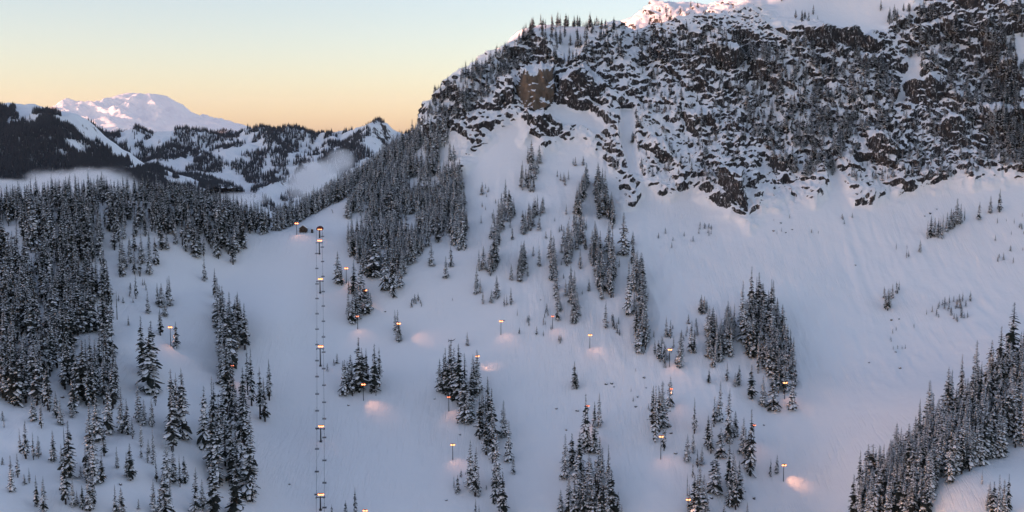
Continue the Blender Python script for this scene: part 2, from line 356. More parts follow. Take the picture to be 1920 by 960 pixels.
nd = nd * (1 - 0.55 * b) + b * (4.5 * (ridged(x / 15, y / 15, z / 34, 63, 4, 0.6) - 0.7)); out = out * (1 - 0.35 * b)
TXX[m] = x + r * (hx * out + nx * nd); TYY[m] = y + r * (hy * out + ny * nd); TZZ[m] = z + r * nz * nd
M_TERRAIN = terrain_mat('snow_and_rock', 0.11)
ROCKY = ROCKM.copy()
for poly, a in (([(1650,20),(1930,0),(1930,335),(1700,345),(1640,250)], 0.16), ([(1200,60),(1400,60),(1405,430),(1330,385),(1280,260)], 0.10), ([(1000,120),(1140,110),(1150,180),(1060,200),(1000,210)], 0.20), ([(1500,60),(1650,80),(1640,115),(1520,100)], 0.30),
                ([(1420,330),(1620,330),(1620,400),(1420,400)], -0.10), ([(800,240),(960,90),(1000,110),(900,210)], -0.05), ([(1160,230),(1300,180),(1330,300),(1200,330)], -0.08)):
    ROCKY = ROCKY + a * ROCKM * sstep(-20, 20, sdist(poly, PU, PV) + wob * 2)
TV = np.stack([TXX, TYY, TZZ], -1)
me = mesh_np('snowy_mountainside', TV.reshape(-1, 3), grid_faces(*TXX.shape), [M_TERRAIN], True, {'rocky': ROCKY, 'brown': BRN * ROCKM})
tag(link('snowy_mountainside', me), kind='structure')
PU, PV = proj(TV)
def surf(u, v):
    """nearest terrain point on the ray of pixel (u, v): first column cell where the ground reaches the ray"""
    j = int(np.clip(np.searchsorted(uu, u), 1, len(uu) - 2)); best = None
    for jj in (j - 1, j):
        col = PV[:, jj]; k = np.where(col <= v)[0]
        if len(k) == 0 or k[0] == 0: continue
        i = k[0]; t = (col[i - 1] - v) / (col[i - 1] - col[i] + 1e-9)
        p = TV[i - 1, jj] * (1 - t) + TV[i, jj] * t; best = (jj, p) if best is None else best
    if best is None: return None
    p = best[1].copy(); p[0] = (u - 960) / F * p[1] if False else p[0] + (u - uu[best[0]]) / F * p[1]
    return p
# visibility: a terrain vertex is seen when nothing nearer in its column rises above it in the picture
run = np.minimum.accumulate(PV, 0); SEEN = PV <= run + 1.5
print('terrain', TV.shape, round(time.time() - T0, 1))
# ---------------------------------------------------------------- far terrain
def interp_px(prof, Y, dz=0.0):
    p = np.array([pix(u, v, Y) for u, v in prof]); return p[:, 0], p[:, 2]
FAR = {}
def ridge(name, prof, Yc, front, back, foot, dx, dy, seed, amp, mat, crest_noise=6.0, rocky=None, width=0.0):
    """a mountain ridge with a crest following prof (photo pixels at distance Yc), its face falling towards the camera"""
    px, pz = interp_px(prof, Yc); xs = np.arange(px.min(), px.max() + dx, dx)
    ys = np.concatenate([np.arange(Yc - front, Yc, dy), np.arange(Yc, Yc + back, dy * 3)])
    X, Yg = np.meshgrid(xs, ys); cz = np.interp(X, px, pz)
    warp = Yg + 0.16 * front * fbm(X / (front * 0.5), Yg / front, 0, seed + 5, 3)
    t = np.clip((Yc - warp) / front, 0, 1) * (Yg < Yc); tb = np.clip((Yg - Yc) / back, 0, 1)
    d = np.where(Yg < Yc, t, tb); e = np.clip(np.abs(Yc - Yg) / (0.10 * front), 0, 1)
    s = np.where(Yg < Yc, 1 - (0.72 * d + 0.28 * d ** 2), 1 - d)
    Z = foot + (cz - foot) * s
    rg = ridged(X / (front * 0.42), Yg / (front * 0.75), 0, seed, 5, 0.52)
    Z += amp * (rg - 1.0) * (0.10 + 0.9 * e) * (1 - 0.5 * d) + crest_noise * fbm(X / (dx * 9), Yg / (dx * 9), 0, seed + 2, 3)
    V = np.stack([X, Yg, Z], -1); gz = np.gradient(Z, axis=0) / np.gradient(Yg, axis=0); gx_ = np.gradient(Z, axis=1) / dx
    rk = np.ones_like(Z) if rocky is None else rocky(X, Yg, Z, d)
    me = mesh_np(name, V.reshape(-1, 3), grid_faces(*X.shape), [mat], True, {'rocky': rk, 'brown': np.zeros_like(Z)})
    o = tag(link(name, me), kind='structure'); FAR[name] = (V, d, gx_, gz); return o
M_FARSNOW = terrain_mat('far_snow_and_rock', 0.012, True)
M_ICE = terrain_mat('glacier_ice_and_rock', 0.0011, True)
# wide valley floor reaching the horizon behind everything
vx = np.r_[-38000, -22000, np.linspace(-12000, 12000, 60), 18000, 23000]; vy = np.r_[np.linspace(1350, 9000, 40), 15000, 30000, 60000, 88000]
VX, VY = np.meshgrid(vx, vy); VZ = CAMZ - 330 - 0.0 * VX + 40 * fbm(VX / 1500, VY / 1500, 0, 71, 3)
tag(link('valley_floor', mesh_np('valley_floor', np.stack([VX, VY, VZ], -1).reshape(-1, 3), grid_faces(*VX.shape), [M_FARSNOW], True,
    {'rocky': np.full(VX.shape, 0.3), 'brown': np.zeros(VX.shape)})), kind='structure')
ridge('forested_mountain', [(-1500,-120),(-900,60),(-400,150),(-150,215),(-60,212),(0,207),(20,198),(38,196),(60,203),(78,205),(100,211),(135,217),(165,226),(180,238),(196,256),(215,270),(240,290),(275,312),(330,334),(420,352)],
      4300, 1500, 700, CAMZ - 335, 7.0, 7.0, 81, 70, M_FARSNOW, 7.0)
ridge('snowy_ridge', [(-1400,-60),(-800,40),(-400,120),(-150,205),(-20,245),(60,262),(120,272),(180,262),(225,262),(255,256),(272,253),(300,262),(345,257),(370,252),(405,258),(440,262),(480,258),(510,255),(545,251),(600,251),(635,247),(665,247),(690,241),(712,236),(728,240),(745,250),(770,258),(860,276),(1000,300)],
      5600, 1250, 700, CAMZ - 340, 7.5, 7.5, 83, 95, M_FARSNOW, 7.0)
ridge('rounded_hill', [(380,258),(400,250),(412,246),(430,247),(450,250),(465,246),(480,238),(492,236),(505,239),(520,248),(540,258)], 8200, 700, 600, CAMZ - 200, 16.0, 16.0, 85, 40, M_FARSNOW, 6.0)
ridge('blue_foothill', [(150,262),(185,246),(215,244),(240,249),(262,258),(300,266)], 16000, 1500, 1200, CAMZ - 300, 40.0, 40.0, 86, 60, M_FARSNOW, 10.0)
# the glaciered volcano: its two silhouettes turned round a common axis
VP = [(-60,262),(20,236),(80,220),(108,211),(128,203),(142,208),(160,209),(178,203),(190,198),(205,190),(215,186),(228,180),(240,176),(258,175),(270,179),(285,180),(300,178),(312,182),(325,190),(338,199),(352,210),(368,219),(390,227),(410,230),(428,234),(450,239),(472,246),(500,256),(560,264)]
vpx, vpz = interp_px(VP, 70000); vxc = pix(268, 178, 70000)[0]
vth = np.linspace(0, 2 * math.pi, 420); vr = np.r_[np.linspace(0, 11500, 230)]
TH, RR = np.meshgrid(vth, vr); ca_ = np.cos(TH); wl = sstep(-0.75, 0.75, -ca_ + 0.15 * np.sin(3 * TH) * (1 - ca_ ** 2))
zl = np.interp(vxc - RR, vpx, vpz); zr = np.interp(vxc + RR, vpx, vpz); VZ_ = zl * wl + zr * (1 - wl)
XX_ = vxc + RR * ca_; YY_ = 70000 + RR * np.sin(TH); side = 1 - np.abs(ca_) ** 6
amp_ = sstep(300, 3500, RR) * side
VZ_ += amp_ * (620 * (ridged(XX_ / 2600, YY_ / 2600, 0, 881, 5, 0.5) - 1.0)) + 22 * fbm(XX_ / 420, YY_ / 420, 0, 885, 3) * (0.25 + amp_)
VZ_ += amp_ * 330 * (np.abs(((TH * 13 / 6.283 + 0.35 * fbm(XX_ / 3000, YY_ / 3000, 0, 887, 2)) % 1) - 0.5) * 2 - 0.5) * sstep(11000, 5000, RR)
VZ_ = np.maximum(VZ_, CAMZ - 420)
tag(link('glacier_volcano', mesh_np('glacier_volcano', np.stack([XX_, YY_, VZ_], -1).reshape(-1, 3), grid_faces(*TH.shape)[:, ::-1], [M_ICE], True,
    {'rocky': 0.62 + 0.0 * VZ_, 'brown': np.zeros_like(VZ_)})), kind='structure')
# unseen blocker ridge added left; crest shaped so low sun reaches only the tops
ey = np.arange(-4200, 1700, 40.0); ez = np.interp(ey, [-4200,-2000,-800,-100,15,60,106,150,200,300,1700], [500,650,560,345,305,264,226,196,120,70,-80])
ex = np.array([-900., -600, -350, -150, -50, 0, 60, 200, 450, 800]); EX, EY = np.meshgrid(ex, ey)
EZ = CAMZ + ez[:, None] - np.abs(EX) * 0.62 + 30 * fbm(EX / 160, EY / 160, 0, 91, 4) * sstep(0, 120, np.abs(EX))
tag(link('eastern_blocker_ridge', mesh_np('eastern_blocker_ridge', np.stack([EX - 2200, EY, EZ], -1).reshape(-1, 3), grid_faces(*EX.shape), [M_FARSNOW], True, {'rocky': np.full(EX.shape, .8), 'brown': np.zeros(EX.shape)})), kind='structure')
print('far', round(time.time() - T0, 1))

ey = np.arange(-400, 6200, 60.0); ez = np.interp(ey, [-400,600,1100,1500,2200,3000,3800,4400,6200], [60,90,190,340,470,470,440,380,60])  # second unseen ridge, added to shade the ridges across the valley
EX, EY = np.meshgrid(ex * 1.6, ey); EZ = CAMZ + ez[:, None] - np.abs(EX) * 0.5 + 40 * fbm(EX / 200, EY / 200, 0, 95, 4) * sstep(0, 150, np.abs(EX))
tag(link('far_eastern_blocker_ridge', mesh_np('far_eastern_blocker_ridge', np.stack([EX - 4700, EY, EZ], -1).reshape(-1, 3), grid_faces(*EX.shape), [M_FARSNOW], True, {'rocky': np.full(EX.shape, .8), 'brown': np.zeros(EX.shape)})), kind='structure')
by = np.linspace(-3600, 3600, 90); bz = 240 + 120 * fbm(by / 900, 0 * by, 0, 97, 3)  # unseen ridge added behind the camera to cut the low sky glow
BX, BY = np.meshgrid(by, np.array([-900., -450, -200, -60, 0, 90, 300, 700])); BZ = CAMZ + bz[None, :] - np.abs(BY) * 0.6 + 30 * fbm(BX / 180, BY / 180, 0, 98, 3)
tag(link('northern_blocker_ridge', mesh_np('northern_blocker_ridge', np.stack([BX, BY - 3600, BZ], -1).reshape(-1, 3), grid_faces(*BX.shape), [M_FARSNOW], True, {'rocky': np.full(BX.shape, .8), 'brown': np.zeros(BX.shape)})), kind='structure')
# ---------------------------------------------------------------- conifers: trunk, crown of drooping boughs, snow lying on the boughs
def foliage_mat():
    n = N('needles'); p = n.new('ShaderNodeNewGeometry').outputs['Position']
    rnd = n.new('ShaderNodeObjectInfo').outputs['Random']
    c = n.mix(n.noise(1.3, p, 3), (0.014, 0.020, 0.019, 1), (0.042, 0.050, 0.042, 1))
    c = n.mix(n.math('MULTIPLY', rnd, 0.5), c, (0.046, 0.042, 0.036, 1))
    n.set(Base_Color=c, Roughness=0.9, Specular_IOR_Level=0.1); return n.mat
M_NEEDLE = foliage_mat(); M_BARK = plain('bark', (0.06, 0.048, 0.042), 0.95, 0, 0.5, 1.5)
M_BSNOW = snow_mat('bough_snow')
def bough(L, az, droop, w, base, lift=0.0, t0=0.0, t1=1.0, wf=1.0, seg=3):
    """roof-shaped drooping blade from the trunk outwards; returns verts, quads"""
    ca, sa = math.cos(az), math.sin(az); V = []
    for k in range(seg + 1):
        t = t0 + (t1 - t0) * k / seg; r = L * t; dz = L * (0.10 * math.sin(t * 2.2) - droop * t ** 1.7) + lift
        ww = w * L * wf * (0.25 + 1.35 * t) * (1 - t ** 3 * 0.82) if wf == 1.0 else w * L * wf * (0.35 + 1.2 * t) * (1 - t ** 3 * 0.8)
        for s, dn in ((-1, -0.42), (0, 0.0), (1, -0.42)):
            V.append((base[0] + ca * r - sa * s * ww, base[1] + sa * r + ca * s * ww, base[2] + dz + dn * ww))
    Q = []
    for k in range(seg):
        for s in (0, 1): i = k * 3 + s; Q.append((i, i + 1, i + 4, i + 3))
    return V, Q
def conifer(seed, H, R, snow=0.75, bare=0.08, gaps=0.12, whorl=1.0, top=1.0, lean=0.0):
    rs = random.Random(seed); cv, cq, sv, sq = [], [], [], []
    z = H * bare; missing = [(rs.random() * 6.28, rs.uniform(0.25, 0.9) * H, rs.uniform(1.2, 3.5)) for _ in range(int(gaps * 40))]
    axis = lambda q: (lean * H * (max(q, 0) / H) ** 2, 0.3 * lean * H * (max(q, 0) / H) ** 1.5)
    while z < H * 0.985:
        f = (z - H * bare) / (H * (1 - bare)); env = R * 1.12 * ((1 - f) ** 0.54) * (0.62 + 0.38 * min(1, f * 7)) * (1 - 0.35 * f)
        env *= 1 + 0.18 * math.sin(z * 1.1 + seed) + 0.10 * math.sin(z * 2.9 + 2 * seed)
        n = max(3, int(round(3.6 + 3.2 * (1 - f))))
        a0 = rs.random() * 6.28
        for k in range(n):
            az = a0 + 6.283 * k / n + rs.uniform(-0.3, 0.3); L = max(0.18, env * rs.uniform(0.62, 1.18))
            zz = z + rs.uniform(-0.25, 0.25)
            if any(abs((az - m[0] + 3.14) % 6.283 - 3.14) < 0.5 and abs(zz - m[1]) < m[2] for m in missing): L *= rs.uniform(0.25, 0.5)
            dr = rs.uniform(0.42, 0.78) * (0.55 + 0.6 * (1 - f)); w = rs.uniform(0.26, 0.40) * (1 + 0.7 * f)
            b = (*axis(zz), zz)
            V, Q = bough(L, az, dr, w, b); i0 = len(cv); cv += V; cq += [tuple(i + i0 for i in q) for q in Q]
            if rs.random() < snow:
                s0 = rs.uniform(0.05, 0.40); s1 = rs.uniform(0.78, 1.0)
                V, Q = bough(L, az + rs.uniform(-.06, .06), dr, w, b, lift=0.05 + 0.05 * L * 0.6, t0=s0, t1=s1, wf=rs.uniform(0.6, 0.99), seg=2)
                i0 = len(sv); sv += V; sq += [tuple(i + i0 for i in q) for q in Q]
        z += whorl * (0.55 + 0.6 * (1 - f)) * rs.uniform(0.8, 1.2)
    tb = MB(); rt = H * 0.0125 + 0.06
    tb.tube([(*axis(q * H), q * H - (1.5 if q == 0 else 0)) for q in (0, .3, .6, .85, 1.0)], [rt * 1.2, rt * .85, rt * .55, rt * .25, 0.02], 6)
    mk = lambda nm, V, Q, m: mesh_np(nm, V, Q, [m], False)
    return {'H': H, 'trunk': tb.mesh('trunk', M_BARK), 'crown': mk('crown', cv, cq, M_NEEDLE), 'snow': mk('bough_snow', sv, sq, M_BSNOW)}
PROTO = [conifer(1, 24, 3.0, 0.56, 0.07), conifer(2, 28, 2.9, 0.52, 0.14), conifer(3, 26, 3.3, 0.92, 0.06), conifer(4, 22, 2.9, 1.0, 0.05, 0.1),
         conifer(5, 30, 2.6, 0.58, 0.28, 0.2), conifer(6, 25, 2.4, 1.0, 0.08, 0.22), conifer(7, 20, 2.8, 1.0, 0.04, 0.08), conifer(8, 27, 2.5, 0.72, 0.10, 0.25, lean=0.02),
         conifer(9, 24, 1.1, 0.45, 0.30, 0.6, 0.9), conifer(10, 21, 3.4, 0.7, 0.05, 0.3, lean=-0.03), conifer(11, 29, 2.7, 0.62, 0.12, 0.45, lean=0.015)]
SAPL = [conifer(21, 6, 1.15, 0.8, 0.02, 0.1, 0.36), conifer(22, 5, 1.05, 0.55, 0.02, 0.1, 0.34), conifer(23, 7, 1.0, 0.7, 0.02, 0.15, 0.4)]
def joined(p, name):
    V, Q, mi = [], [], []; off = 0
    me = bpy.data.meshes.new(name); vs_, fs_, ms_ = [], [], []
    for k, key in enumerate(('trunk', 'crown', 'snow')):
        d = p[key]; vs_ += [tuple(v.co) for v in d.vertices]; fs_ += [[i + off for i in f.vertices] for f in d.polygons]; ms_ += [k] * len(d.polygons); off = len(vs_)
    me.from_pydata(vs_, [], fs_)
    for m_ in (M_BARK, M_NEEDLE, M_BSNOW): me.materials.append(m_)
    me.polygons.foreach_set('material_index', ms_); me.update(); return me
M_FARNEEDLE = plain('hazed_needles', (0.060, 0.070, 0.085), 0.95, 0, 0.5, 0.2)  # blue-grey of distant haze put into the needle colour
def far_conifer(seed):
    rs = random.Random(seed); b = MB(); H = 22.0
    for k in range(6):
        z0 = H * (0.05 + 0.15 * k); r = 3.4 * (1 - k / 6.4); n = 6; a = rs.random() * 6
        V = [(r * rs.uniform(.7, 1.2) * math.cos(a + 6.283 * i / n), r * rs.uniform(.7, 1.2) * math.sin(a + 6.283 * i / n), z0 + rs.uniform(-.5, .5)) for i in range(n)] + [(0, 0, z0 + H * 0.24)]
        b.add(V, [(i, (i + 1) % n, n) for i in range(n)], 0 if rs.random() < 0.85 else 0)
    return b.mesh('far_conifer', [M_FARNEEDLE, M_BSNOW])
def instancer(name, pts, rot, scl, idx, meshes):
    """one object holding many trees: points with geometry-node instances"""
    col = bpy.data.collections.new(name + '_kinds')
    for k, me_ in enumerate(meshes): col.objects.link(bpy.data.objects.new('%s_kind_%02d' % (name, k), me_))
    me = bpy.data.meshes.new(name); me.vertices.add(len(pts)); me.vertices.foreach_set('co', np.asarray(pts, np.float32).ravel())
    for nm, arr, ty in (('rot', rot, 'FLOAT'), ('scl', [q[1] if hasattr(q, '__len__') else q for q in scl], 'FLOAT'), ('sxy', [q[0] if hasattr(q, '__len__') else q for q in scl], 'FLOAT'), ('idx', idx, 'INT')):
        me.attributes.new(nm, ty, 'POINT').data.foreach_set('value', np.asarray(arr, np.int32 if ty == 'INT' else np.float32))
    me.update(); o = link(name, me)
    g = bpy.data.node_groups.new(name, 'GeometryNodeTree')
    g.interface.new_socket('Geometry', in_out='INPUT', socket_type='NodeSocketGeometry'); g.interface.new_socket('Geometry', in_out='OUTPUT', socket_type='NodeSocketGeometry')
    nn = g.nodes.new; gi, go = nn('NodeGroupInput'), nn('NodeGroupOutput')
    ci = nn('GeometryNodeCollectionInfo'); ci.inputs[0].default_value = col; ci.inputs[1].default_value = True; ci.inputs[2].default_value = True
    def attr(nm, ty):
        a = nn('GeometryNodeInputNamedAttribute'); a.data_type = ty; a.inputs[0].default_value = nm; return a.outputs[0]
    cx = nn('ShaderNodeCombineXYZ'); g.links.new(attr('rot', 'FLOAT'), cx.inputs[2])
    ip = nn('GeometryNodeInstanceOnPoints'); ip.inputs['Pick Instance'].default_value = True
    g.links.new(gi.outputs[0], ip.inputs['Points']); g.links.new(ci.outputs[0], ip.inputs['Instance']); g.links.new(attr('idx', 'INT'), ip.inputs['Instance Index'])
    e2r = nn('FunctionNodeEulerToRotation'); g.links.new(cx.outputs[0], e2r.inputs[0]); g.links.new(e2r.outputs[0], ip.inputs['Rotation'])
    cs = nn('ShaderNodeCombineXYZ'); ax = attr('sxy', 'FLOAT'); g.links.new(ax, cs.inputs[0]); g.links.new(ax, cs.inputs[1]); g.links.new(attr('scl', 'FLOAT'), cs.inputs[2]); g.links.new(cs.outputs[0], ip.inputs['Scale']); g.links.new(ip.outputs[0], go.inputs[0])
    o.modifiers.new('trees', 'NODES').node_group = g; return o

# ---------------------------------------------------------------- where the trees stand
TREES = []            # (point, height m, prototype set, stand name)
cell_w = np.gradient(uu)[None, :] / F * TYY * np.gradient(yy)[:, None]
def fill(poly, n, h0, h1, kinds, stand, mind=2.6, rockmax=2.0, noise=0.0, steep=True):
    """scatter up to n trees over the terrain whose ground lies inside a photo polygon"""
    d = sdist(poly, PU, PV); w = cell_w * (d > 0) * (ROCKM < rockmax)
    if noise > 0: w = w * sstep(-0.12, 0.22, fbm(TXX / 24, TYY / 24, 0, 101, 2) + noise)
    w = (w / (w.sum() + 1e-12)).ravel()
    if w.sum() < 0.5: return
    c = rng.choice(len(w), size=min(n * 5, int((w > 0).sum())), replace=True, p=w); got = []
    grid = {}
    for i in c:
        p = TV.reshape(-1, 3)[i]; k = (int(p[0] // mind), int(p[1] // mind))
        if any((k[0] + a, k[1] + b) in grid and np.hypot(*(grid[(k[0] + a, k[1] + b)] - p[:2])) < mind for a in (-1, 0, 1) for b in (-1, 0, 1)): continue
        grid[k] = p[:2]; got.append(p)
        if len(got) >= n: break
    for p in got: TREES.append((p.copy(), float(np.clip(rng.normal((h0 + h1) / 2, (h1 - h0) / 3.2), h0 * 0.7, h1 * 1.2)), kinds, stand))
def single(lst, kinds, stand):
    for t in lst:
        u, v, h = t[:3]; p = surf(u, v)
        if p is not None: TREES.append((p, h / F * p[1] * 1.02, t[3] if len(t) > 3 else kinds, stand))
def strip(u0, v0, u1, v1, hw, n, h0, h1, kinds, stand):
    n = int(n * 1.7); h0, h1 = h0 * 0.9, h1 * 1.15
    for k in range(n):
        t = (k + rng.random()) / n; u = u0 + (u1 - u0) * t + rng.uniform(-hw, hw); v = v0 + (v1 - v0) * t + rng.uniform(-3, 3); p = surf(u, v)
        if p is not None: TREES.append((p, rng.uniform(h0, h1), kinds, stand))
DARK, MIXED, WHITE = (0, 1, 4, 7, 0, 1, 9, 10, 10), (0, 1, 2, 5, 7, 2, 9, 10, 3), (2, 3, 5, 6, 3, 0, 9, 10)
# left hill
CREST = 'in the woods along the crest of the left hill'
fill([(-30,386),(150,374),(290,374),(400,398),(480,424),(525,430),(520,440),(450,452),(430,462),(330,452),(200,428),(100,432),(-30,440)], 620, 17, 25, DARK, CREST, 2.4)
fill([(330,402),(470,426),(455,468),(400,500),(340,470)], 130, 19, 27, DARK, CREST, 2.4)
fill([(90,405),(330,402),(330,450),(210,470),(110,455)], 110, 18, 26, DARK, CREST, 2.6)
LWOOD = 'in the dense dark woods on the left hillside'
fill([(-30,440),(110,440),(190,450),(205,560),(215,620),(205,690),(225,770),(150,785),(60,765),(-30,755)], 760, 24, 33, DARK, LWOOD, 3.0, noise=0.10)
fill([(200,430),(330,455),(320,500),(290,520),(210,520)], 55, 16, 24, MIXED, 'at the top of the small glade left of the run', 4)
single([(225,518,56),(248,560,50),(238,550,22),(262,535,14),(232,610,20),(211,598,52,(8,))], MIXED, 'standing alone in the small left glade')
fill([(265,560),(318,548),(320,585),(300,600),(272,598)], 16, 15, 22, MIXED, 'in the little clump between glade and left trail', 2.4)
single([(292,628,50),(321,652,50),(266,735,125),(274,705,105),(255,700,110),(278,760,60)], DARK, 'at the right edge of the left woods by the trail')
fill([(360,500),(372,470),(445,452),(462,470),(450,500),(405,520),(410,560),(372,515)], 30, 22, 29, MIXED, 'along the left edge of the run near the top', 2.6)
strip(405,560,412,712,8,9,21,27, MIXED, 'in the narrow row down the left edge of the run')
strip(430,600,425,690,16,9,22,28, MIXED, 'in the narrow row down the left edge of the run')
single([(452,655,88),(440,643,90),(423,690,120)], MIXED, 'in the narrow row down the left edge of the run')
LC = 'in the big dark clump beside the run at lower left'
fill([(300,815),(335,800),(400,800),(400,868),(350,866),(315,845)], 26, 34, 40, DARK, LC, 3.0)
fill([(400,800),(440,770),(455,800),(470,870),(485,930),(490,985),(400,985),(395,880)], 66, 30, 38, DARK, LC, 2.8)
single([(462,760,110),(446,790,105),(487,790,85),(496,750,80),(478,785,100),(414,775,120),(455,740,90)], DARK, LC)
fill([(395,690),(440,670),(455,720),(440,745),(400,735)], 10, 24, 30, MIXED, LC, 3.2)
LS = 'scattered on the open snow at lower left'
single([(225,900,72),(218,893,48),(58,803,62),(75,772,54),(95,796,50),(100,835,38,(8,)),(78,865,62),(108,895,110),(98,945,105),(112,950,60),(176,855,62),(190,800,85),(185,812,95),(165,828,90),
        (212,812,90),(222,815,70),(245,790,80),(255,796,50),(150,880,130),(155,905,95),(140,905,72),(200,877,42),(270,870,72),(275,903,50),(295,910,85),(308,905,70),(320,912,62),(330,905,52),(348,968,95),(362,955,60),(377,920,26),
        (268,965,70),(290,970,85),(300,960,70),(55,965,76),(42,950,62),(130,955,48),(120,948,30),(152,950,72),(193,968,62),(205,970,60),(25,860,75),(40,862,55),(8,895,48),(30,905,30),(15,850,50),(50,855,40),(270,800,60),(248,838,60),(170,905,55)], MIXED, LS)
fill([(0,760),(220,770),(300,870),(330,960),(300,985),(0,985)], 60, 9, 20, MIXED, LS, 5)
# forested shoulder right of the run
RF = 'in the snowy forest on the shoulder right of the run'
fill([(652,392),(690,345),(730,300),(778,262),(800,240),(862,236),(850,262),(855,300),(850,318),(868,345),(880,420),(868,465),(830,455),(790,482),(765,500),(748,548),(735,545),(705,535),(660,492),(652,480)], 1300, 13, 22, WHITE, RF, 2.1, noise=0.16)
fill([(520,436),(560,418),(600,396),(652,370),(700,330),(772,262),(775,250),(700,310),(640,345),(560,400),(520,425)], 330, 15, 21, WHITE, 'along the skyline behind the top of the lift', 2.3)
single([(735,558,95),(720,545,85),(700,520,85),(868,465,78),(860,470,70),(835,522,42),(845,500,40),(808,498,42)], WHITE, 'at the lower tip of the forest on the shoulder')
# small clumps beside the run
single([(631,532,62),(638,535,42),(651,552,30)], MIXED, 'in the pair above the upper lamp beside the run')
single([(661,552,65),(673,562,68),(650,600,62),(656,606,55),(668,588,52),(682,588,58),(688,585,45),(692,580,32),(664,600,60)], MIXED, 'in the clump below the forest tip beside the run')
single([(738,622,42),(743,638,58),(746,640,34)], MIXED, 'in the lone pair lit by the lamp with a beam')
single([(640,740,68),(650,735,72),(655,742,66),(668,735,105),(676,720,70),(682,718,66)], DARK, 'in the left half of the twin clump by the run')
single([(698,735,92),(707,725,76),(691,738,36),(700,742,28)], DARK, 'in the right half of the twin clump by the run')
single([(657,965,55),(639,970,34),(612,972,28)], DARK, 'at the bottom edge below the lift')
# under the pale cliff
UC = 'in the grove under the brown cliff'
fill([(965,332),(985,300),(1010,300),(1035,320),(1035,345),(1000,362),(975,360)], 26, 14, 20, MIXED, UC, 2.2)
fill([(1040,330),(1085,300),(1100,300),(1075,345),(1050,350)], 14, 6, 10, WHITE, 'in the low fringe beside the grove under the cliff', 2.2)
strip(1094,345,1096,378,5,6,16,20, MIXED, 'in the slim row right of the grove'); strip(1128,350,1130,410,9,16,17,22, MIXED, 'in the tall dark row below the cliff gully')
strip(1142,395,1148,430,6,8,14,19, MIXED, 'in the tall dark row below the cliff gully'); strip(1085,380,1083,410,6,6,15,20, MIXED, 'in the slim row right of the grove')
fill([(1145,300),(1175,300),(1172,390),(1155,390)], 14, 9, 14, WHITE, 'at the foot of the gully right of the grove', 2.2)
# middle slope
MS = 'spread in broken rows over the middle slope'
for a in [(955,380,925,470,8,12,13,18),(928,480,922,518,6,8,14,19),(965,395,958,420,6,4,10,14),(1003,400,985,440,7,9,13,18),(985,480,972,535,5,8,13,18),(1020,395,1012,410,3,2,10,13),
          (1035,480,1040,530,6,8,15,20),(1065,450,1066,500,9,9,13,18),(1085,420,1090,470,9,9,12,17),(1120,460,1128,560,7,12,18,23),(1110,470,1112,500,4,4,15,19),(1145,470,1150,560,6,8,18,22),
          (1072,540,1082,610,6,9,15,20),(1045,540,1048,600,3,3,13,17),(1200,520,1208,560,6,6,17,22),(1190,480,1195,565,4,5,17,21),(1210,560,1212,660,5,9,18,23),(1198,610,1200,665,5,5,15,20)]:
    strip(*a, WHITE, MS)
single([(1170,478,80),(1181,590,100),(1138,615,52),(893,540,42),(891,552,30),(905,570,30),(921,568,26),(931,558,42),(945,575,24),(958,572,34),(950,572,20),(1000,480,20),(875,648,26),(862,468,20),(1000,400,30),(970,592,14),(989,604,14),(974,626,14),(904,365,24),(1062,402,20)], WHITE, 'standing apart on the middle slope')
fill([(885,410),(1000,400),(1200,430),(1212,640),(1100,610),(1000,560),(900,560)], 80, 7, 16, WHITE, MS, 4)
# right of centre
RC = 'in the tall stand at the right of the middle slope'
fill([(1398,600),(1415,570),(1450,585),(1462,620),(1480,660),(1490,700),(1492,735),(1460,740),(1430,715),(1405,680),(1396,640)], 90, 19, 26, MIXED, RC, 2.2)
single([(1413,600,102,(0,)),(1427,600,90),(1438,605,75),(1451,610,88),(1466,640,60),(1476,650,55),(1497,768,72),(1460,770,70),(1440,762,60),(1417,748,66),(1482,720,80),(1397,620,95),(1403,640,80)], MIXED, RC)
for a in [(1338,620,1345,690,8,9,17,22),(1352,640,1355,680,6,6,15,20),(1368,620,1372,670,6,8,17,22),(1378,610,1378,640,4,3,15,20),(1330,580,1312,590,6,4,8,12)]: strip(*a, WHITE, 'in the loose rows left of the tall right stand')
single([(1253,632,40),(1261,634,36),(1300,660,60),(1307,662,40),(1280,690,68),(1282,668,50),(1336,718,28),(1370,715,36),(1393,722,38),(1386,724,26),(1244,660,32),(1232,665,30),(1250,680,40),(1240,672,35)], WHITE, 'in the small group around the lamp right of centre')
# lower centre
LM = 'in the long dark stand at lower centre'
fill([(824,722),(850,735),(890,760),(905,800),(930,850),(955,880),(935,890),(905,850),(880,800),(850,770),(826,740)], 60, 24, 32, DARK, LM, 2.4)
single([(822,735,65),(833,740,90),(842,738,105),(848,745,95),(858,760,118),(870,755,95),(887,745,82),(893,740,86),(915,770,66),(862,785,70),(876,795,80),(921,830,105),(944,820,72),(954,865,80),(962,888,36)], MIXED, LM)
single([(880,915,95),(889,930,95),(895,932,58),(926,945,80),(935,958,90),(930,912,110),(942,970,90),(855,925,36),(848,915,26),(890,975,42),(896,975,30)], MIXED, 'below the tip of the long stand at lower centre')
LR = 'in the spiky clump at the bottom, right of centre'
single([(1062,898,88),(1075,880,70),(1101,845,110),(1105,848,60),(1118,805,55),(1127,800,66),(1090,905,100),(1085,930,95),(1118,850,70),(1128,900,85),(1130,905,70),(1134,930,95),(1110,955,100),(1070,970,90),(1054,960,45),(1060,975,30),(1165,970,50),(1152,968,42),(1145,966,32),(1172,972,28)], MIXED, LR)
fill([(1080,935),(1140,925),(1150,985),(1075,985)], 22, 24, 31, MIXED, LR, 2.6)
single([(1079,728,52),(1084,730,36)], MIXED, 'alone on the open snow left of the rocks')
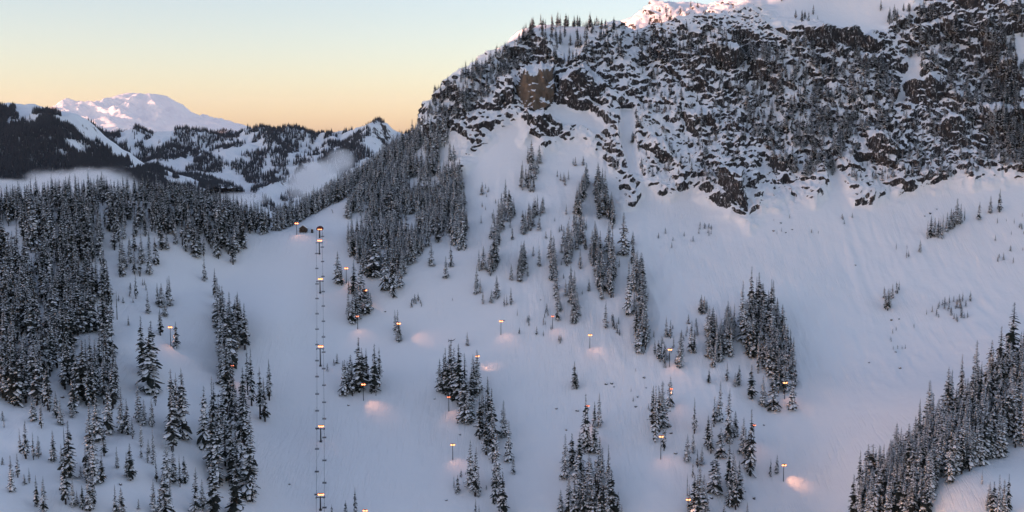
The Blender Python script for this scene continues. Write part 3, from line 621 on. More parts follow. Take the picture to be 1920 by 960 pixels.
G1 = 'in the pair of tall trees behind the pole lamp'
single([(1235,828,110),(1242,810,90),(1230,800,80),(1252,845,60),(1248,800,88),(1262,762,58)], MIXED, G1)
G2 = 'in the scattered grove at lower right of centre'
single([(1310,813,70),(1297,866,55),(1308,850,45),(1336,842,66),(1342,850,60),(1347,800,60),(1358,790,78),(1352,790,40),(1361,858,58),(1374,830,105),(1378,832,60),(1388,820,52),(1404,850,70),(1408,860,60),(1419,892,130),(1413,885,80),(1423,880,60),
        (1317,876,36),(1325,872,36),(1350,925,80),(1355,918,60),(1308,895,38),(1378,910,88),(1385,940,100),(1392,955,96),(1398,945,85),(1387,925,80),(1380,950,70),(1370,970,30),(1415,972,32)], MIXED, G2)
single([(1312,965,80),(1322,970,100),(1330,972,86),(1336,975,52),(1318,980,90),(1298,930,45,(8,)),(1302,955,50)], MIXED, 'in the clump behind the lowest lamp')
single([(1458,894,36),(1470,888,38)], MIXED, 'in the pair left of the lamp that lights the snow')
# right
RS = 'in the dense stand at the lower right corner'
fill([(1605,1000),(1612,955),(1640,915),(1690,870),(1740,825),(1790,790),(1840,745),(1930,675),(1930,835),(1870,860),(1800,892),(1752,928),(1735,1000)], 300, 21, 29, MIXED, RS, 2.4)
single([(1619,975,90),(1630,930,90),(1643,900,70),(1698,850,60),(1758,800,90),(1740,815,70),(1793,775,90),(1800,770,80),(1818,760,100),(1845,735,100),(1870,725,90),(1912,690,125),(1890,700,90),(1910,700,60),(1748,850,70),(1775,800,52),(1765,795,60)], MIXED, RS)
single([(1866,908,28),(1882,945,45),(1890,960,60),(1900,975,90),(1910,970,75),(1918,965,80),(1878,958,35)], MIXED, 'in the corner patch below the snow bank')
UR = 'in the small grove under the right cliffs'
single([(1742,448,36),(1748,446,42),(1755,444,36),(1762,446,38),(1770,448,46),(1766,440,32),(1778,434,36),(1785,430,40),(1796,420,48),(1803,418,36),(1810,414,26),(1790,426,34)], MIXED, UR)
single([(1858,400,34),(1875,398,44),(1837,412,34)], MIXED, 'in the row of three near the right edge')
single([(1684,468,14),(1704,484,20),(1708,482,14),(1704,466,10),(1729,473,24),(1668,580,30),(1672,582,42),(1680,560,30),(1688,550,24),(1692,545,20),(1665,560,24),(1675,575,36)], MIXED, 'in the tight knot on the right snowfield')
# trees among the rocks
KT = 'clinging to the cliffs'
fill([(1400,90),(1500,80),(1600,100),(1660,120),(1690,180),(1660,240),(1600,250),(1560,330),(1500,330),(1440,300),(1400,250),(1385,170)], 900, 8, 15, MIXED, KT, 1.8)
fill([(1000,55),(1060,45),(1150,55),(1180,90),(1170,130),(1110,130),(1050,120),(1000,108),(975,100)], 260, 8, 15, DARK, KT, 1.8)
fill([(798,225),(812,180),(860,148),(960,90),(985,62),(1000,50),(1000,110),(960,140),(930,170),(890,205),(830,240)], 420, 7, 13, MIXED, KT, 1.8)
fill([(1180,80),(1300,52),(1400,62),(1400,110),(1380,140),(1330,130),(1250,120),(1200,130)], 260, 8, 14, DARK, KT, 1.8)
fill([(1650,20),(1700,10),(1780,30),(1920,10),(1920,330),(1870,310),(1800,200),(1700,110)], 420, 8, 15, MIXED, KT, 1.8)
fill([(1840,60),(1880,60),(1925,240),(1925,330),(1890,300),(1860,160)], 130, 11, 16, DARK, KT, 2.4)
fill([(1160,130),(1380,140),(1400,260),(1380,350),(1300,340),(1200,330),(1190,280),(1160,200)], 420, 5, 10, MIXED, KT, 1.8)
fill([(1560,240),(1800,200),(1920,300),(1800,335),(1600,340)], 260, 4, 9, MIXED, KT, 1.8)
fill([(1170,48),(1210,24),(1250,12),(1300,10),(1330,30),(1300,45),(1210,60)], 30, 6, 10, DARK, KT, 2.2, )
fill([(975,62),(1000,48),(1060,50),(1130,52),(1180,80),(1180,92),(1130,62),(1060,60),(1000,60)], 34, 3, 14, DARK, KT, 2.2)
fill([(1450,0),(1650,20),(1640,60),(1500,45)], 14, 7, 12, DARK, KT, 4)
print('trees', len(TREES), round(time.time() - T0, 1))

# small firs poking out of the open snow
SMALL = []
def small(poly, n, h0, h1, stand):
    k = len(TREES); fill(poly, n, h0, h1, 'S', stand, 1.2); SMALL.extend(TREES[k:]); del TREES[k:]
small([(985,600),(1010,570),(1060,580),(1065,620),(1050,645),(1010,640),(985,625)], 44, 3.5, 6.5, 'in the brushy thicket around the small red lamp')
small([(1145,600),(1165,600),(1162,630),(1148,622)], 8, 4, 7, 'in the tuft right of the brushy thicket')
small([(1220,625),(1310,600),(1300,690),(1230,690)], 24, 3.5, 7, 'in the low growth right of centre')
small([(1735,590),(1760,572),(1820,555),(1826,598),(1800,605),(1770,598)], 34, 3.5, 7.5, 'in the low patch on the right snowfield')
small([(765,555),(795,560),(795,585),(765,575)], 12, 3, 6.5, 'in the tuft below the forested shoulder')
small([(790,575),(850,560),(850,600),(800,600)], 10, 2.5, 4.5, 'scattered on the snow below the shoulder')
small([(612,690),(660,665),(660,690),(615,702)], 10, 3.5, 6.5, 'in the row of little firs right of the lift')
small([(1220,440),(1340,425),(1340,445),(1230,475)], 10, 3, 5.5, 'high on the snow below the cliffs')
small([(890,380),(960,370),(940,420),(900,420)], 10, 3, 6, 'dotted high on the middle slope')
small([(900,350),(920,350),(915,372),(897,370)], 10, 3, 6, 'in the dark tuft high on the middle slope')
small([(1305,425),(1335,420),(1335,442),(1310,440)], 9, 3, 5.5, 'in the bush below the cliff point')
small([(1010,420),(1110,400),(1180,560),(1060,560)], 30, 3, 6, 'between the rows of the middle slope')
small([(1440,405),(1600,400),(1600,440),(1450,440)], 10, 2.5, 4.5, 'on the snow apron under the cliffs')
small([(1860,420),(1920,400),(1920,490),(1870,500)], 16, 3, 5.5, 'at the right edge under the cliffs')
small([(1660,620),(1720,610),(1710,670),(1670,670)], 9, 2.5, 4, 'in the dotted line on the right snowfield')
small([(0,770),(300,770),(330,960),(0,960)], 46, 3, 6.5, 'low on the snow at lower left')
small([(850,880),(960,900),(950,960),(850,940)], 12, 3, 5.5, 'beside the tip of the long dark stand')
small([(1190,690),(1260,720),(1230,790),(1180,750)], 8, 2, 3.5, 'among the rocks right of centre')
small([(215,545),(290,530),(290,570),(220,580)], 12, 3, 6, 'in the small left glade')
print('small', len(SMALL))

# ---------------------------------------------------------------- every large tree its own object, the rest one forest
ORD = ['leftmost', 'second from left', 'third from left', 'fourth from left', 'fifth from left', 'sixth from left', 'seventh from left', 'eighth from left', 'ninth from left', 'tenth from left']
def place(lst, protos, limit, name, noun, cat, wide, maxv, prefix):
    P = np.array([t[0] for t in lst]); H = np.array([t[1] for t in lst]); u, v = proj(P); Pt = P.copy(); Pt[:, 2] += H; ut, vt = proj(Pt)
    hp = v - vt; inframe = (u > 4) & (u < 1916) & (vt < 945) & (v > 5)
    # seen: the upper crown is not hidden behind the crown of a nearer tree
    vis = np.zeros(len(lst)); o = np.argsort(P[:, 1]); cover = np.full((960, 1920), False)
    for i in o:
        if not inframe[i]: continue
        w = max(1, int(hp[i] * wide / 2)); a, b = int(max(0, vt[i])), int(min(959, max(v[i], vt[i] + 1))); c, d = int(max(0, u[i] - w)), int(min(1919, u[i] + w))
        sub = cover[a:b + 1, c:d + 1]; vis[i] = (~sub).sum(); sub[:] = True
    score = np.where(inframe & (vis > maxv), vis, 0); order = np.argsort(-score); keep = set(int(i) for i in order[:limit] if score[i] > 0)
    stands = {}
    for i in keep: stands.setdefault(lst[i][3], []).append(i)
    lab = {}
    for st, ids in stands.items():
        ids.sort(key=lambda i: u[i])
        if len(ids) == 1: lab[ids[0]] = f'{prefix} {noun} {st}'
        elif len(ids) <= 10:
            for k, i in enumerate(ids): lab[i] = f'{"rightmost" if k == len(ids) - 1 else ORD[k]} {noun} {st}'
        else:
            uq, vq = np.quantile(u[ids], [.2, .4, .6, .8]), np.quantile(v[ids], [1 / 3, 2 / 3])
            cols_, rows_ = ['far-left', 'left', 'middle', 'right', 'far-right'], ['upper', 'central', 'lower']
            for i in ids: lab[i] = f'{noun}, {rows_[int(np.searchsorted(vq, v[i]))]} {cols_[int(np.searchsorted(uq, u[i]))]} among those {st}'
            for i, wd in ((max(ids, key=lambda i: hp[i]), 'tallest'), (ids[0], 'leftmost'), (ids[-1], 'rightmost'), (max(ids, key=lambda i: v[i]), 'lowest standing'), (min(ids, key=lambda i: v[i]), 'highest standing')):
                if ' among those ' in lab[i]: lab[i] = f'{wd} {noun} {st}'
    rest = []
    for i, (p, h, kinds, st) in enumerate(lst):
        k = int(rng.integers(len(protos))) if kinds == 'S' else int(kinds[int(rng.integers(len(kinds)))])
        rz = float(rng.uniform(0, 6.28)); s = h / protos[k]['H']
        sx = s * float(rng.uniform(0.78, 1.5)) * (1.45 if st == KT else 1.0)
        if i not in keep: rest.append((p, rz, (sx, s), k)); continue
        e = link(name, None, None, Vector(p)); e.rotation_euler = (0, 0, rz); e.scale = (sx, sx, s)
        tag(e, lab[i], cat, st_group(st, noun))
        link('trunk', protos[k]['trunk'], e); c_ = link('crown', protos[k]['crown'], e); tag(link('bough_snow', protos[k]['snow'], c_), kind='stuff')
    return rest
def st_group(st, noun): return noun + 's ' + st
REST = place(TREES, PROTO, 300, 'conifer_tree', 'conifer', 'tree', 0.17, 60, 'snow-dusted')
RESTS = place(SMALL, SAPL, 300, 'young_fir', 'young fir', 'young fir', 0.4, 6, 'small snow-dusted')
R_ = REST
fo = instancer('conifer_forest', [r[0] for r in R_], [r[1] for r in R_], [r[2] for r in R_], [r[3] for r in R_], [joined(p, 'conifer_kind_%d' % k) for k, p in enumerate(PROTO)])
tag(fo, 'snow-dusted conifers massed in the woods and among the cliffs', 'forest', kind='stuff')
if RESTS:
    tag(instancer('young_fir_scatter', [r[0] for r in RESTS], [r[1] for r in RESTS], [r[2] for r in RESTS], [r[3] for r in RESTS], [joined(p, 'young_kind_%d' % k) for k, p in enumerate(SAPL)]), 'tiny firs half buried in snow on the slopes', 'young firs', kind='stuff')
# far woods on the ridges across the valley
fp, fr, fs, fi = [], [], [], []
def far_wood(key, n, thr, seed, sc, dmax=0.95, dmin=0.02, low=0.0):
    V, d, gx_, gz_ = FAR[key]; X, Yg = V[..., 0], V[..., 1]
    nz_ = fbm(X / 170, Yg / 230, 0, seed, 4, 0.6) + 0.35 * fbm(X / 60, Yg / 400, 0, seed + 3, 2)
    u, v = proj(V)
    w = (sstep(thr, thr + 0.10, nz_ + low * (d - 0.4)) * (d < dmax) * (d > dmin) * (u > -60) * (u < 1000)).astype(float); w = (w / w.sum()).ravel()
    for i in rng.choice(w.size, n, p=w, replace=True):
        q = V.reshape(-1, 3)[i] + np.array([rng.uniform(-4, 4), rng.uniform(-4, 4), -1.0])
        fp.append(q); fr.append(rng.uniform(0, 6.28)); fs.append(sc * rng.uniform(0.6, 1.25)); fi.append(rng.integers(3))
far_wood('forested_mountain', 52000, -0.42, 111, 1.0, 0.98, 0.05, 1.3)
far_wood('snowy_ridge', 27000, -0.02, 113, 1.0, 0.9, 0.015, -0.1)
far_wood('rounded_hill', 2500, -0.1, 115, 1.1)
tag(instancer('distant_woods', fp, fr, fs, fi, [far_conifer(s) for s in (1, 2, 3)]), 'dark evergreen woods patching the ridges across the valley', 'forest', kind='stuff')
print('placed', round(time.time() - T0, 1))
# ---------------------------------------------------------------- ski lift
M_STEEL = plain('dark_painted_steel', (0.035, 0.036, 0.042), 0.5, 0.3); M_GALV = plain('galvanised_steel', (0.10, 0.105, 0.115), 0.45, 0.6)
M_WOOD = plain('weathered_timber', (0.10, 0.07, 0.05), 0.9); M_RED = plain('dark_red_cladding', (0.10, 0.025, 0.02), 0.7); M_PANE = plain('window_glass', (0.02, 0.025, 0.03), 0.1)
def lamp_mat(name, s, col=(1.0, 0.50, 0.20, 1)):
    n = N(name); n.set(Base_Color=(0.8, 0.7, 0.6, 1), Emission_Color=col, Emission_Strength=s); return n.mat
M_LAMP = lamp_mat('lit_floodlight', 1.2, (1.0, 0.25, 0.07, 1)); M_LAMPDIM = lamp_mat('lit_floodlight_dim', 0.8, (1.0, 0.17, 0.05, 1))
def flood(parent, x, y, z, w, az, mat):
    """one floodlight: housing open towards az, with its lit lens"""
    c, s_ = math.cos(az), math.sin(az); m_ = MB(); m_.box((0, 0, 0), (0.5 * w, 0.9 * w, 0.75 * w), taper=0.8)
    h = m_.build('floodlight', M_STEEL, parent, (x, y, z)); h.rotation_euler = (0, math.radians(18), az)
    g = MB(); n = 10; R_ = 0.46 * w
    V = [(0.26 * w, R_ * math.cos(6.283 * k / n), 0.8 * R_ * math.sin(6.283 * k / n)) for k in range(n)] + [(0.26 * w + 0.35 * w, 0, 0)]
    g.add(V, [(k, (k + 1) % n, n) for k in range(n)] + [tuple(range(n - 1, -1, -1))]); g.build('lens', mat, h)
def spot(name, parent, head, target, power, size, col=(1.0, 0.42, 0.20), blend=1.0):
    l = bpy.data.lights.new(name, 'SPOT'); l.energy = power; l.spot_size = math.radians(size); l.spot_blend = blend; l.color = col; l.shadow_soft_size = 0.4
    o = bpy.data.objects.new(name, l); COL.objects.link(o); o.parent = parent; o.location = Vector(head)
    o.rotation_euler = (Vector(target) - Vector(head)).to_track_quat('-Z', 'Y').to_euler(); return o
TOW = [(598,446,431),(597,476,455),(597,549,527),(595,686,653),(593,828,803),(590,956,931),(586,1130,1104)]   # base u, base v, head v
TP = []
for u, vb, vt in TOW:
    p = surf(u, vb); TP.append((p, (vb - vt) / F * p[1]))
GAUGE = 2.35
tl = ['highest', 'second highest', 'third highest', 'third lowest', 'second lowest', 'lowest']
for k, (p, h) in enumerate(TP[1:], 1):
    if k == len(TP) - 1: continue
    e = link('lift_tower', None, None, Vector(p))
    tag(e, f'{tl[k]} lift tower below the top terminal, floodlights lit on its crossarm' if k > 0 else '', 'lift tower', 'lift towers up the run')
    b = MB(); b.tube([(0, 0, -2), (0, 0, 1.2), (0, 0, h)], [0.62, 0.45, 0.34], 10); b.box((0, 0, 0.1), (1.5, 1.5, 0.9)); b.build('mast', M_STEEL, e)
    b = MB(); b.box((0, 0, h), (2 * GAUGE + 1.0, 0.4, 0.42)); b.box((0, 0, h + 0.75), (0.25, 0.25, 1.1)); b.box((0, 0, h + 1.3), (3.0, 0.18, 0.18)); b.build('crossarm', M_STEEL, e)
    for s_ in (-1, 1):
        b = MB(); b.box((s_ * GAUGE, 0, h - 0.28), (0.3, 3.2, 0.25))
        for q in (-1.3, -0.45, 0.45, 1.3): b.tube([(s_ * GAUGE - 0.12, q, h + 0.02), (s_ * GAUGE + 0.12, q, h + 0.02)], 0.24, 8)
        b.build('sheave_train', M_GALV, e)
    for q, az in ((-0.9, -1.9), (0.25, -1.4), (1.15, -0.9)): flood(e, q * 0.95 + 0.3, -0.3, h + 1.95, 1.7, az, M_LAMP)
    spot('floodlight_beam', e, (0.6, -0.8, h + 1.7), np.array([5.0, -9.0, -4.5]), 5200, 85)
# haul rope: both strands, sagging between the towers
def strand(sx):
    pts = []
    for k in range(len(TP) - 1):
        a, b = Vector(TP[k][0]) + Vector((sx * GAUGE, 0, TP[k][1] + 0.1)), Vector(TP[k + 1][0]) + Vector((sx * GAUGE, 0, TP[k + 1][1] + 0.1))
        for q in range(12): t = q / 12; pts.append(a.lerp(b, t) - Vector((0, 0, (b - a).length * 0.045 * 4 * t * (1 - t) * 0.5)))
    return pts
SL, SR = strand(-1), strand(1)
b = MB(); b.tube(SL, 0.08, 5); b.tube(SR, 0.08, 5)
b.tube([SL[0]] + [Vector(TP[0][0]) + Vector((GAUGE * -math.cos(t), GAUGE * math.sin(t) + 0.3, TP[0][1] + 0.1)) for t in np.linspace(0.2, 2.94, 9)] + [SR[0]], 0.05, 5)
tag(b.build('haul_rope', M_STEEL), 'steel haul rope looping up the run over the lift towers', 'cable')
def chair_meshes():
    d = {}
    b = MB(); b.tube([(0, 0, 0), (0, 0, -0.5), (0.0, 0.35, -1.3), (0, 0.35, -1.75)], 0.06, 6); b.box((0, 0, 0.02), (0.22, 0.4, 0.25)); d['hanger'] = b.mesh('hanger', M_STEEL)
    b = MB(); b.tube([(-0.95, 0.3, -2.75), (-0.95, 0.4, -1.75), (0.95, 0.4, -1.75), (0.95, 0.3, -2.75)], 0.05, 6); b.tube([(-0.95, 0.3, -2.72), (-0.95, -0.3, -2.72)], 0.045, 6); b.tube([(0.95, 0.3, -2.72), (0.95, -0.3, -2.72)], 0.045, 6); d['bail_frame'] = b.mesh('bail_frame', M_STEEL)
    b = MB(); b.box((0, -0.02, -2.68), (1.95, 0.55, 0.14)); d['seat'] = b.mesh('seat', M_STEEL)
    b = MB(); b.box((0, 0.30, -2.28), (1.95, 0.10, 0.42)); d['backrest'] = b.mesh('backrest', M_STEEL)
    b = MB(); b.tube([(-0.9, 0.2, -2.1), (-0.9, -0.4, -2.25), (0.9, -0.4, -2.25), (0.9, 0.2, -2.1)], 0.03, 5); d['safety_bar'] = b.mesh('safety_bar', M_GALV)
    return d
CH = chair_meshes()
def on_strand(pts, v):
    """rope point from which a chair hangs so that its seat shows on photo row v"""
    q = np.array([tuple(p) for p in pts]); s_ = q.copy(); s_[:, 2] -= 2.6; vv = proj(s_)[1]
    for i in range(len(vv) - 1):
        if vv[i] <= v <= vv[i + 1]: t = (v - vv[i]) / (vv[i + 1] - vv[i]); return q[i] * (1 - t) + q[i + 1] * t
UPV = [444,464,491,519,547.5,574.5,603,632.5,661,692,723,755,786,821,864,906,952.5]; DNV = [476,504,533,560.5,589,618,647,677,707,739.5,771,804,842.5,885,928]
def ordn(k):
    w = ['first','second','third','fourth','fifth','sixth','seventh','eighth','ninth','tenth','eleventh','twelfth','thirteenth','fourteenth','fifteenth','sixteenth','seventeenth']; return w[k]
for pts, rows, side in ((SR, UPV, 'right'), (SL, DNV, 'left')):
    for k, v in enumerate(rows):
        q = on_strand(pts, v)
        if q is None: continue
        e = link('lift_chair', None, None, Vector(q)); e.scale = (1.3, 1.3, 1.0); e.rotation_euler = (0, 0, random.uniform(-.12, .12)); tag(e, f'empty dark lift chair, {ordn(k)} from the top on the {side} strand', 'lift chair', 'chairs hanging on the lift')
        for nm, me_ in CH.items(): link(nm, me_, e)
# top terminal
p, h = TP[0]; e = link('lift_terminal', None, None, Vector(p)); tag(e, 'round-hooded top terminal of the ski lift with floodlights lit', 'lift terminal')
b = MB(); b.tube([(0, 0, -2), (0, 0, h)], [0.6, 0.5], 10); b.build('mast', M_STEEL, e)
b = MB(); n = 14; b.prism([(-2.6, h + 0.2)] + [(2.6 * math.cos(math.pi - math.pi * k / n), h + 0.7 + 2.3 * math.sin(math.pi * k / n)) for k in range(n + 1)] + [(2.6, h + 0.2)], -0.4, 4.2)
b.build('hood', M_RED, e)
b = MB(); b.tube([(0, 1.5, h - 0.05), (0, 1.5, h + 0.12)], 2.3, 20); b.build('bullwheel', M_GALV, e)
b = MB(); b.box((0, 0.5, h - 0.25), (5.0, 0.5, 0.3)); b.build('crossarm', M_STEEL, e)
for q, az in ((-0.7, -1.9), (0.5, -1.5), (1.6, -1.1)): flood(e, q, -1.0, h + 0.6, 1.2, az, M_LAMP)
spot('floodlight_beam', e, (0.4, -1.2, h + 0.6), (5, -9, -4), 2600, 90)
# patrol hut and operator booth beside the terminal
p = surf(567, 436); e = link('patrol_hut', None, None, Vector(p)); tag(e, 'dark timber hut with snow-covered gable roof beside the top of the lift', 'hut')
b = MB(); b.box((0, 2.2, 1.9), (6.2, 4.4, 3.0)); b.prism([(-3.1, 3.4), (3.1, 3.4), (0, 5.6)], 0.02, 4.38); b.build('wall', M_WOOD, e)
b = MB(); b.prism([(-3.6, 3.15), (-3.6, 3.3), (0, 5.95), (3.6, 3.3), (3.6, 3.15), (0, 5.7)], -0.5, 4.9); r_ = b.build('roof', M_WOOD, e)
b = MB(); b.prism([(-3.7, 3.32), (-3.5, 3.8), (-1.8, 5.2), (0, 6.55), (1.9, 5.3), (3.5, 3.85), (3.7, 3.32), (0, 5.98)], -0.55, 4.95); b.build('roof_snow', M_SNOW, r_)
for q in (-2.4, 2.4): b = MB(); b.box((q, -0.9, 0.6), (0.35, 0.35, 3.4)); b.build('post', M_WOOD, e)
b = MB(); b.box((0, -0.8, 0.9), (5.4, 1.5, 0.25)); b.build('deck', M_WOOD, e)
for q in (-1.4, 1.3): b = MB(); b.box((q, -0.04, 2.3), (1.3, 0.12, 1.1)); w_ = b.build('window', M_STEEL, e); b = MB(); b.box((q, -0.08, 2.3), (1.1, 0.12, 0.9)); b.build('pane', M_PANE, w_)
p = surf(584, 436); e = link('operator_booth', None, None, Vector(p)); tag(e, 'small dark operator booth between the hut and the top terminal', 'booth')
b = MB(); b.box((0, 0, 1.2), (1.7, 1.7, 3.2)); b.build('wall', M_STEEL, e); b = MB(); b.box((0, 0, 2.95), (2.0, 2.0, 0.3)); b.build('roof', M_SNOW, e); b = MB(); b.box((0, -0.86, 1.9), (1.1, 0.1, 0.9)); b.build('window', M_PANE, e)

for u_, vt_, vb_, lb_ in ((648,398,408,'dark marker post on the snow shoulder above the lift'),(624,392,400,'leaning dark marker post near the skyline trees above the lift')):
    p = surf(u_, vb_); h_ = (vb_ - vt_) / F * p[1]; e = link('marker_post', None, None, Vector(p)); e.rotation_euler = (0, 0.0 if u_ > 640 else -0.3, 0); tag(e, lb_, 'post')
    b = MB(); b.tube([(0, 0, -0.8), (0, 0, h_)], [0.22, 0.16], 7); b.build('post', M_WOOD, e); b = MB(); b.box((0, -0.22, h_ * 0.8), (0.7, 0.08, 0.5)); b.build('board', M_WOOD, e)

# ---------------------------------------------------------------- floodlight poles (head u, v, base v, bright, target offset in photo px or None, label)
POLES = [(745,607,642,1,(800,632),'floodlight pole throwing an orange beam across the snow'),(939,603,628,1,None,'floodlight pole standing alone on the upper open snow'),(1108,629,653,1,None,'floodlight pole standing alone right of the brushy thicket'),
 (1037,594,616,0,None,'floodlight pole glowing red inside the brushy thicket'),(1260,656,688,1,None,'floodlight pole in the low growth right of centre'),(1481,718,748,1,None,'floodlight pole at the foot of the tall right stand'),
 (1264,729,762,0,None,'floodlight pole hidden beside a lone dark tree'),(1246,818,861,1,None,'tall floodlight pole in front of a pair of trees'),(1424,797,838,0,None,'floodlight pole among the scattered grove at lower right'),
 (1483,872,902,1,(1508,905),'floodlight pole lighting an orange patch on the lower right snow'),(1300,936,972,1,None,'floodlight pole at the bottom edge before a dark clump'),(846,834,862,1,None,'floodlight pole left of the long dark stand at lower centre'),
 (839,745,771,0,None,'floodlight pole at the left edge of the long dark stand'),(894,668,704,1,(918,684),'floodlight pole rising above the top of the long dark stand'),(676,721,751,1,(700,765),'bright floodlight pole before the twin clump by the run'),
 (667,594,617,0,None,'floodlight pole in front of the clump beside the run'),(682,545,572,1,None,'floodlight pole inside the clump beside the run'),(647,504,531,1,None,'floodlight pole right of the pair of upper trees'),
 (555,420,440,1,None,'floodlight pole beside the patrol hut'),(311,614,648,1,None,'floodlight pole standing alone on the left trail'),(427,686,715,0,None,'floodlight pole in the row at the left edge of the run'),
 (676,957,985,1,None,'floodlight pole cut off by the bottom edge'),(1105,761,800,0,None,'floodlight pole inside the spiky clump at the bottom')]
for u, vh, vb, bright, tgt, lab_ in POLES:
    p = surf(u, vb); h = (vb - vh) / F * p[1]; e = link('floodlight_pole', None, None, Vector(p)); tag(e, lab_, 'floodlight', 'floodlight poles on the slopes')
    b = MB(); b.tube([(0, 0, -1.5), (0, 0, 0.8), (0, 0, h)], [0.36, 0.24, 0.17], 8); b.build('pole', M_STEEL, e)
    b = MB(); b.box((0, 0, h - 0.1), (2.0, 0.16, 0.16)); b.build('crossbar', M_STEEL, e)
    mt = M_LAMP if bright else M_LAMPDIM
    for q, az in ((-0.55, -1.8), (0.75, -1.2)) if bright else ((-0.5, -1.9), (0.5, -1.1)): flood(e, q, -0.3, h + 0.7, 1.6 if bright else 1.2, az, mt)
    if tgt: g = surf(*tgt) - p
    else: g = np.array([5.0, -9.0, -4.5])
    spot('floodlight_beam', e, (0.2, -0.7, h + 0.4), g, 1900 * (1 if bright else 0.5) * (3.0 if tgt else 1), 62 if tgt else 95)

# ---------------------------------------------------------------- boulders and a fallen snag in the snow
M_ROCK = plain('dark_rock', (0.07, 0.064, 0.06), 0.95, 0, 0.6, 0.7)
def boulder_mesh(seed):
    rs = random.Random(seed); n, m_ = 10, 7; V, Fc = [], []
    for j in range(m_):
        ph = math.pi * j / (m_ - 1)
        for i in range(n):
            th = 6.283 * i / n; r = 1 + rs.uniform(-.28, .28) * (0 < j < m_ - 1); V.append((r * math.sin(ph) * math.cos(th), 0.8 * r * math.sin(ph) * math.sin(th), 0.75 * r * math.cos(ph)))
    Fc = [(j * n + i, (j + 1) * n + i, (j + 1) * n + (i + 1) % n, j * n + (i + 1) % n) for j in range(m_ - 1) for i in range(n)]
    b = MB(); b.add(V, Fc); rock = b.mesh('stone', M_ROCK)
    b = MB(); V2 = [(x * 0.92, y * 0.92, z * 0.8 + 0.26) for x, y, z in V[:4 * n]]; b.add(V2, [f for f in Fc if max(f) < 4 * n]); return rock, b.mesh('snow_cap', M_SNOW, True)
BM = [boulder_mesh(s) for s in (1, 2, 3, 4)]
BPX = [(1200,744),(1197,762,),(1216,727),(1212,708),(1150,719),(1155,725),(1140,720),(1085,770),(1064,806),(1045,766),(1014,562),(945,601),(1465,418),(1487,430),(1475,436),(1452,433),(1608,497),(1699,690),(1690,660),(1640,680),
       (1680,600),(1694,598),(1745,400),(1757,392),(1735,405),(720,584),(648,690),(647,760),(531,908),(833,938),(1264,800),(1265,812),(1427,934),(1345,933),(1274,850),(1443,797),(860,815),(812,748),(205,908),(100,745),(8,440),(20,446)]
REGN = lambda u, v: ('on the snow of the ' + ('upper ' if v < 500 else 'middle ' if v < 740 else 'lower ') + ('left' if u < 560 else 'centre left' if u < 960 else 'centre right' if u < 1400 else 'far right') + ' slope')
cnt = {}
for k, t in enumerate(BPX): cnt.setdefault(REGN(*t), []).append(k)
for st, ids in cnt.items():
    ids.sort(key=lambda k: BPX[k][0])
    for j, k in enumerate(ids):
        p = surf(*BPX[k])
        if p is None: continue
        e = link('boulder', None, None, Vector(p)); s_ = random.uniform(0.7, 1.3) * (2.4 if k >= len(BPX) - 2 else 1); e.scale = (s_, s_, s_); e.rotation_euler = (0, 0, random.uniform(0, 6))
        tag(e, (f'{ORD[j] if j < len(ORD) else "rightmost"} dark boulder ' if len(ids) > 1 else 'lone dark boulder ') + st, 'boulder', 'boulders sticking out of the snow'); r0, c0 = BM[k % 4]; link('stone', r0, e); link('snow_cap', c0, e)
p = surf(846, 640); e = link('fallen_snag', None, None, Vector(p)); tag(e, 'bent dark dead snag lying on the snow above the long stand', 'dead tree')
b = MB(); b.tube([(-2.6, 0, -0.4), (-2.4, 0, 0.9), (-1.0, 0, 0.4), (0.8, 0, 0.7), (2.2, 0, 1.7), (2.6, 0, 2.6)], [0.35, 0.32, 0.28, 0.24, 0.14, 0.04], 7); b.build('trunk', M_BARK, e)
b = MB(); b.tube([(-2.4, 0, 0.8), (-2.9, 0, 1.9)], [0.16, 0.04], 6); b.build('branch', M_BARK, e)

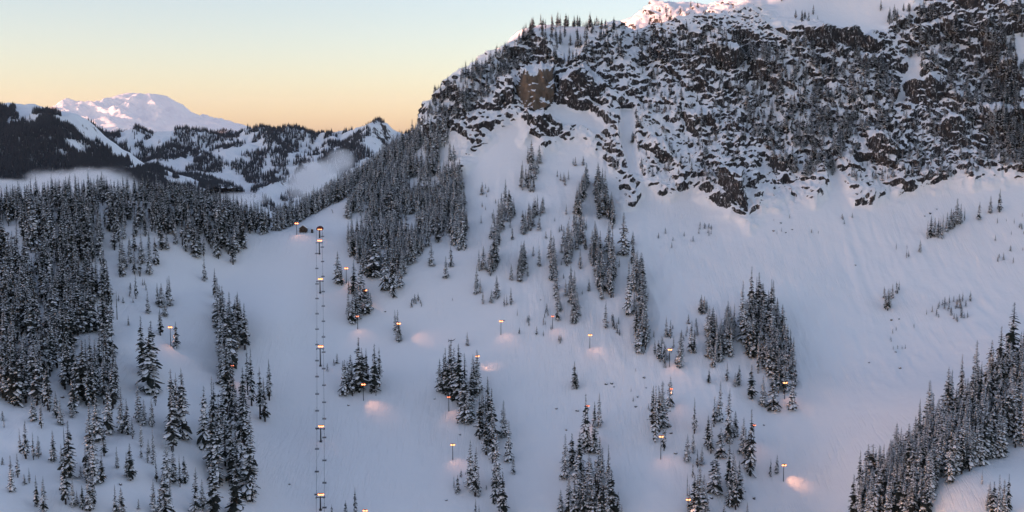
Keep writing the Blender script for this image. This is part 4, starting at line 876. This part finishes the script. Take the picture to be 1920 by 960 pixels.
# ---------------------------------------------------------------- low cloud in the valley, and the air
def cloud(name, u, v, Y, hu, hv, depth, dens, seed, label, tilt=0.0, thr=0.42):
    c = pix(u, v, Y); k = Y / F
    n = N(name + '_vapour'); n.t.nodes.remove(n.bsdf); tc = n.new('ShaderNodeTexCoord').outputs['Object']; p = n.new('ShaderNodeNewGeometry').outputs['Position']
    ln_ = n.new('ShaderNodeVectorMath', {0: tc}, operation='LENGTH').outputs['Value']
    fall = n.ramp(ln_, 1.0, 0.15); nz_ = n.noise(0.011 * 3000 / Y, n.new('ShaderNodeMapping', {0: p, 1: (seed * 977.0, 0, 0), 3: (1, 1, 1.5)}).outputs[0], 4, 0.6)
    f = n.ramp(n.math('ADD', nz_, n.math('MULTIPLY', n.math('SUBTRACT', fall, 0.5), 0.7)), thr, thr + 0.3)
    vol = n.new('ShaderNodeVolumePrincipled', {'Color': (0.96, 0.96, 0.97, 1), 'Density': n.math('MULTIPLY', n.math('MULTIPLY', f, fall), dens), 'Anisotropy': 0.2})
    n.t.links.new(vol.outputs[0], n.out.inputs['Volume'])
    b = MB(); nn_, mm = 24, 14; V = [(math.sin(math.pi * j / mm) * math.cos(6.283 * i / nn_), math.sin(math.pi * j / mm) * math.sin(6.283 * i / nn_), math.cos(math.pi * j / mm)) for j in range(mm + 1) for i in range(nn_)]
    b.add(V, [(j * nn_ + i, (j + 1) * nn_ + i, (j + 1) * nn_ + (i + 1) % nn_, j * nn_ + (i + 1) % nn_) for j in range(mm) for i in range(nn_)])
    o = b.build(name, n.mat, None, Vector(c)); o.scale = (hu * k, depth, hv * k); o.rotation_euler = (0, tilt, 0)
    n.mat.cycles.volume_step_rate = 1.0
    tag(o, label, 'cloud', kind='stuff'); return o
cloud('low_cloud', 150, 350, 2700, 180, 62, 260, 0.024, 1, 'pale low cloud lying behind the crest of the left hill')
cloud('low_cloud', 0, 358, 2900, 190, 40, 260, 0.024, 2, 'flat low cloud at the left edge under the mountain')
cloud('drifting_cloud', 590, 335, 3900, 100, 58, 260, 0.014, 3, 'thin cloud drifting across the snowy ridge', -0.35)
cloud('drifting_cloud', 640, 300, 4200, 50, 38, 200, 0.008, 4, 'small wisp of cloud high on the snowy ridge', 0.2)
cloud('drifting_cloud', 430, 378, 3600, 120, 30, 260, 0.010, 5, 'thin mist low in the gap behind the left woods', -0.1)
n = N('air'); n.t.nodes.remove(n.bsdf)
vol = n.new('ShaderNodeVolumePrincipled', {'Color': (0.90, 0.94, 1.0, 1), 'Density': 3.5e-6, 'Anisotropy': 0.0}); n.t.links.new(vol.outputs[0], n.out.inputs['Volume'])
b = MB(); z0, z1 = CAMZ - 520, CAMZ + 3300; b.box((-8000, 42000, (z0 + z1) / 2), (64000, 96000, z1 - z0)); tag(b.build('haze', n.mat), 'thin pale blue morning haze filling the air', 'haze', kind='stuff')
print('all', round(time.time() - T0, 1))
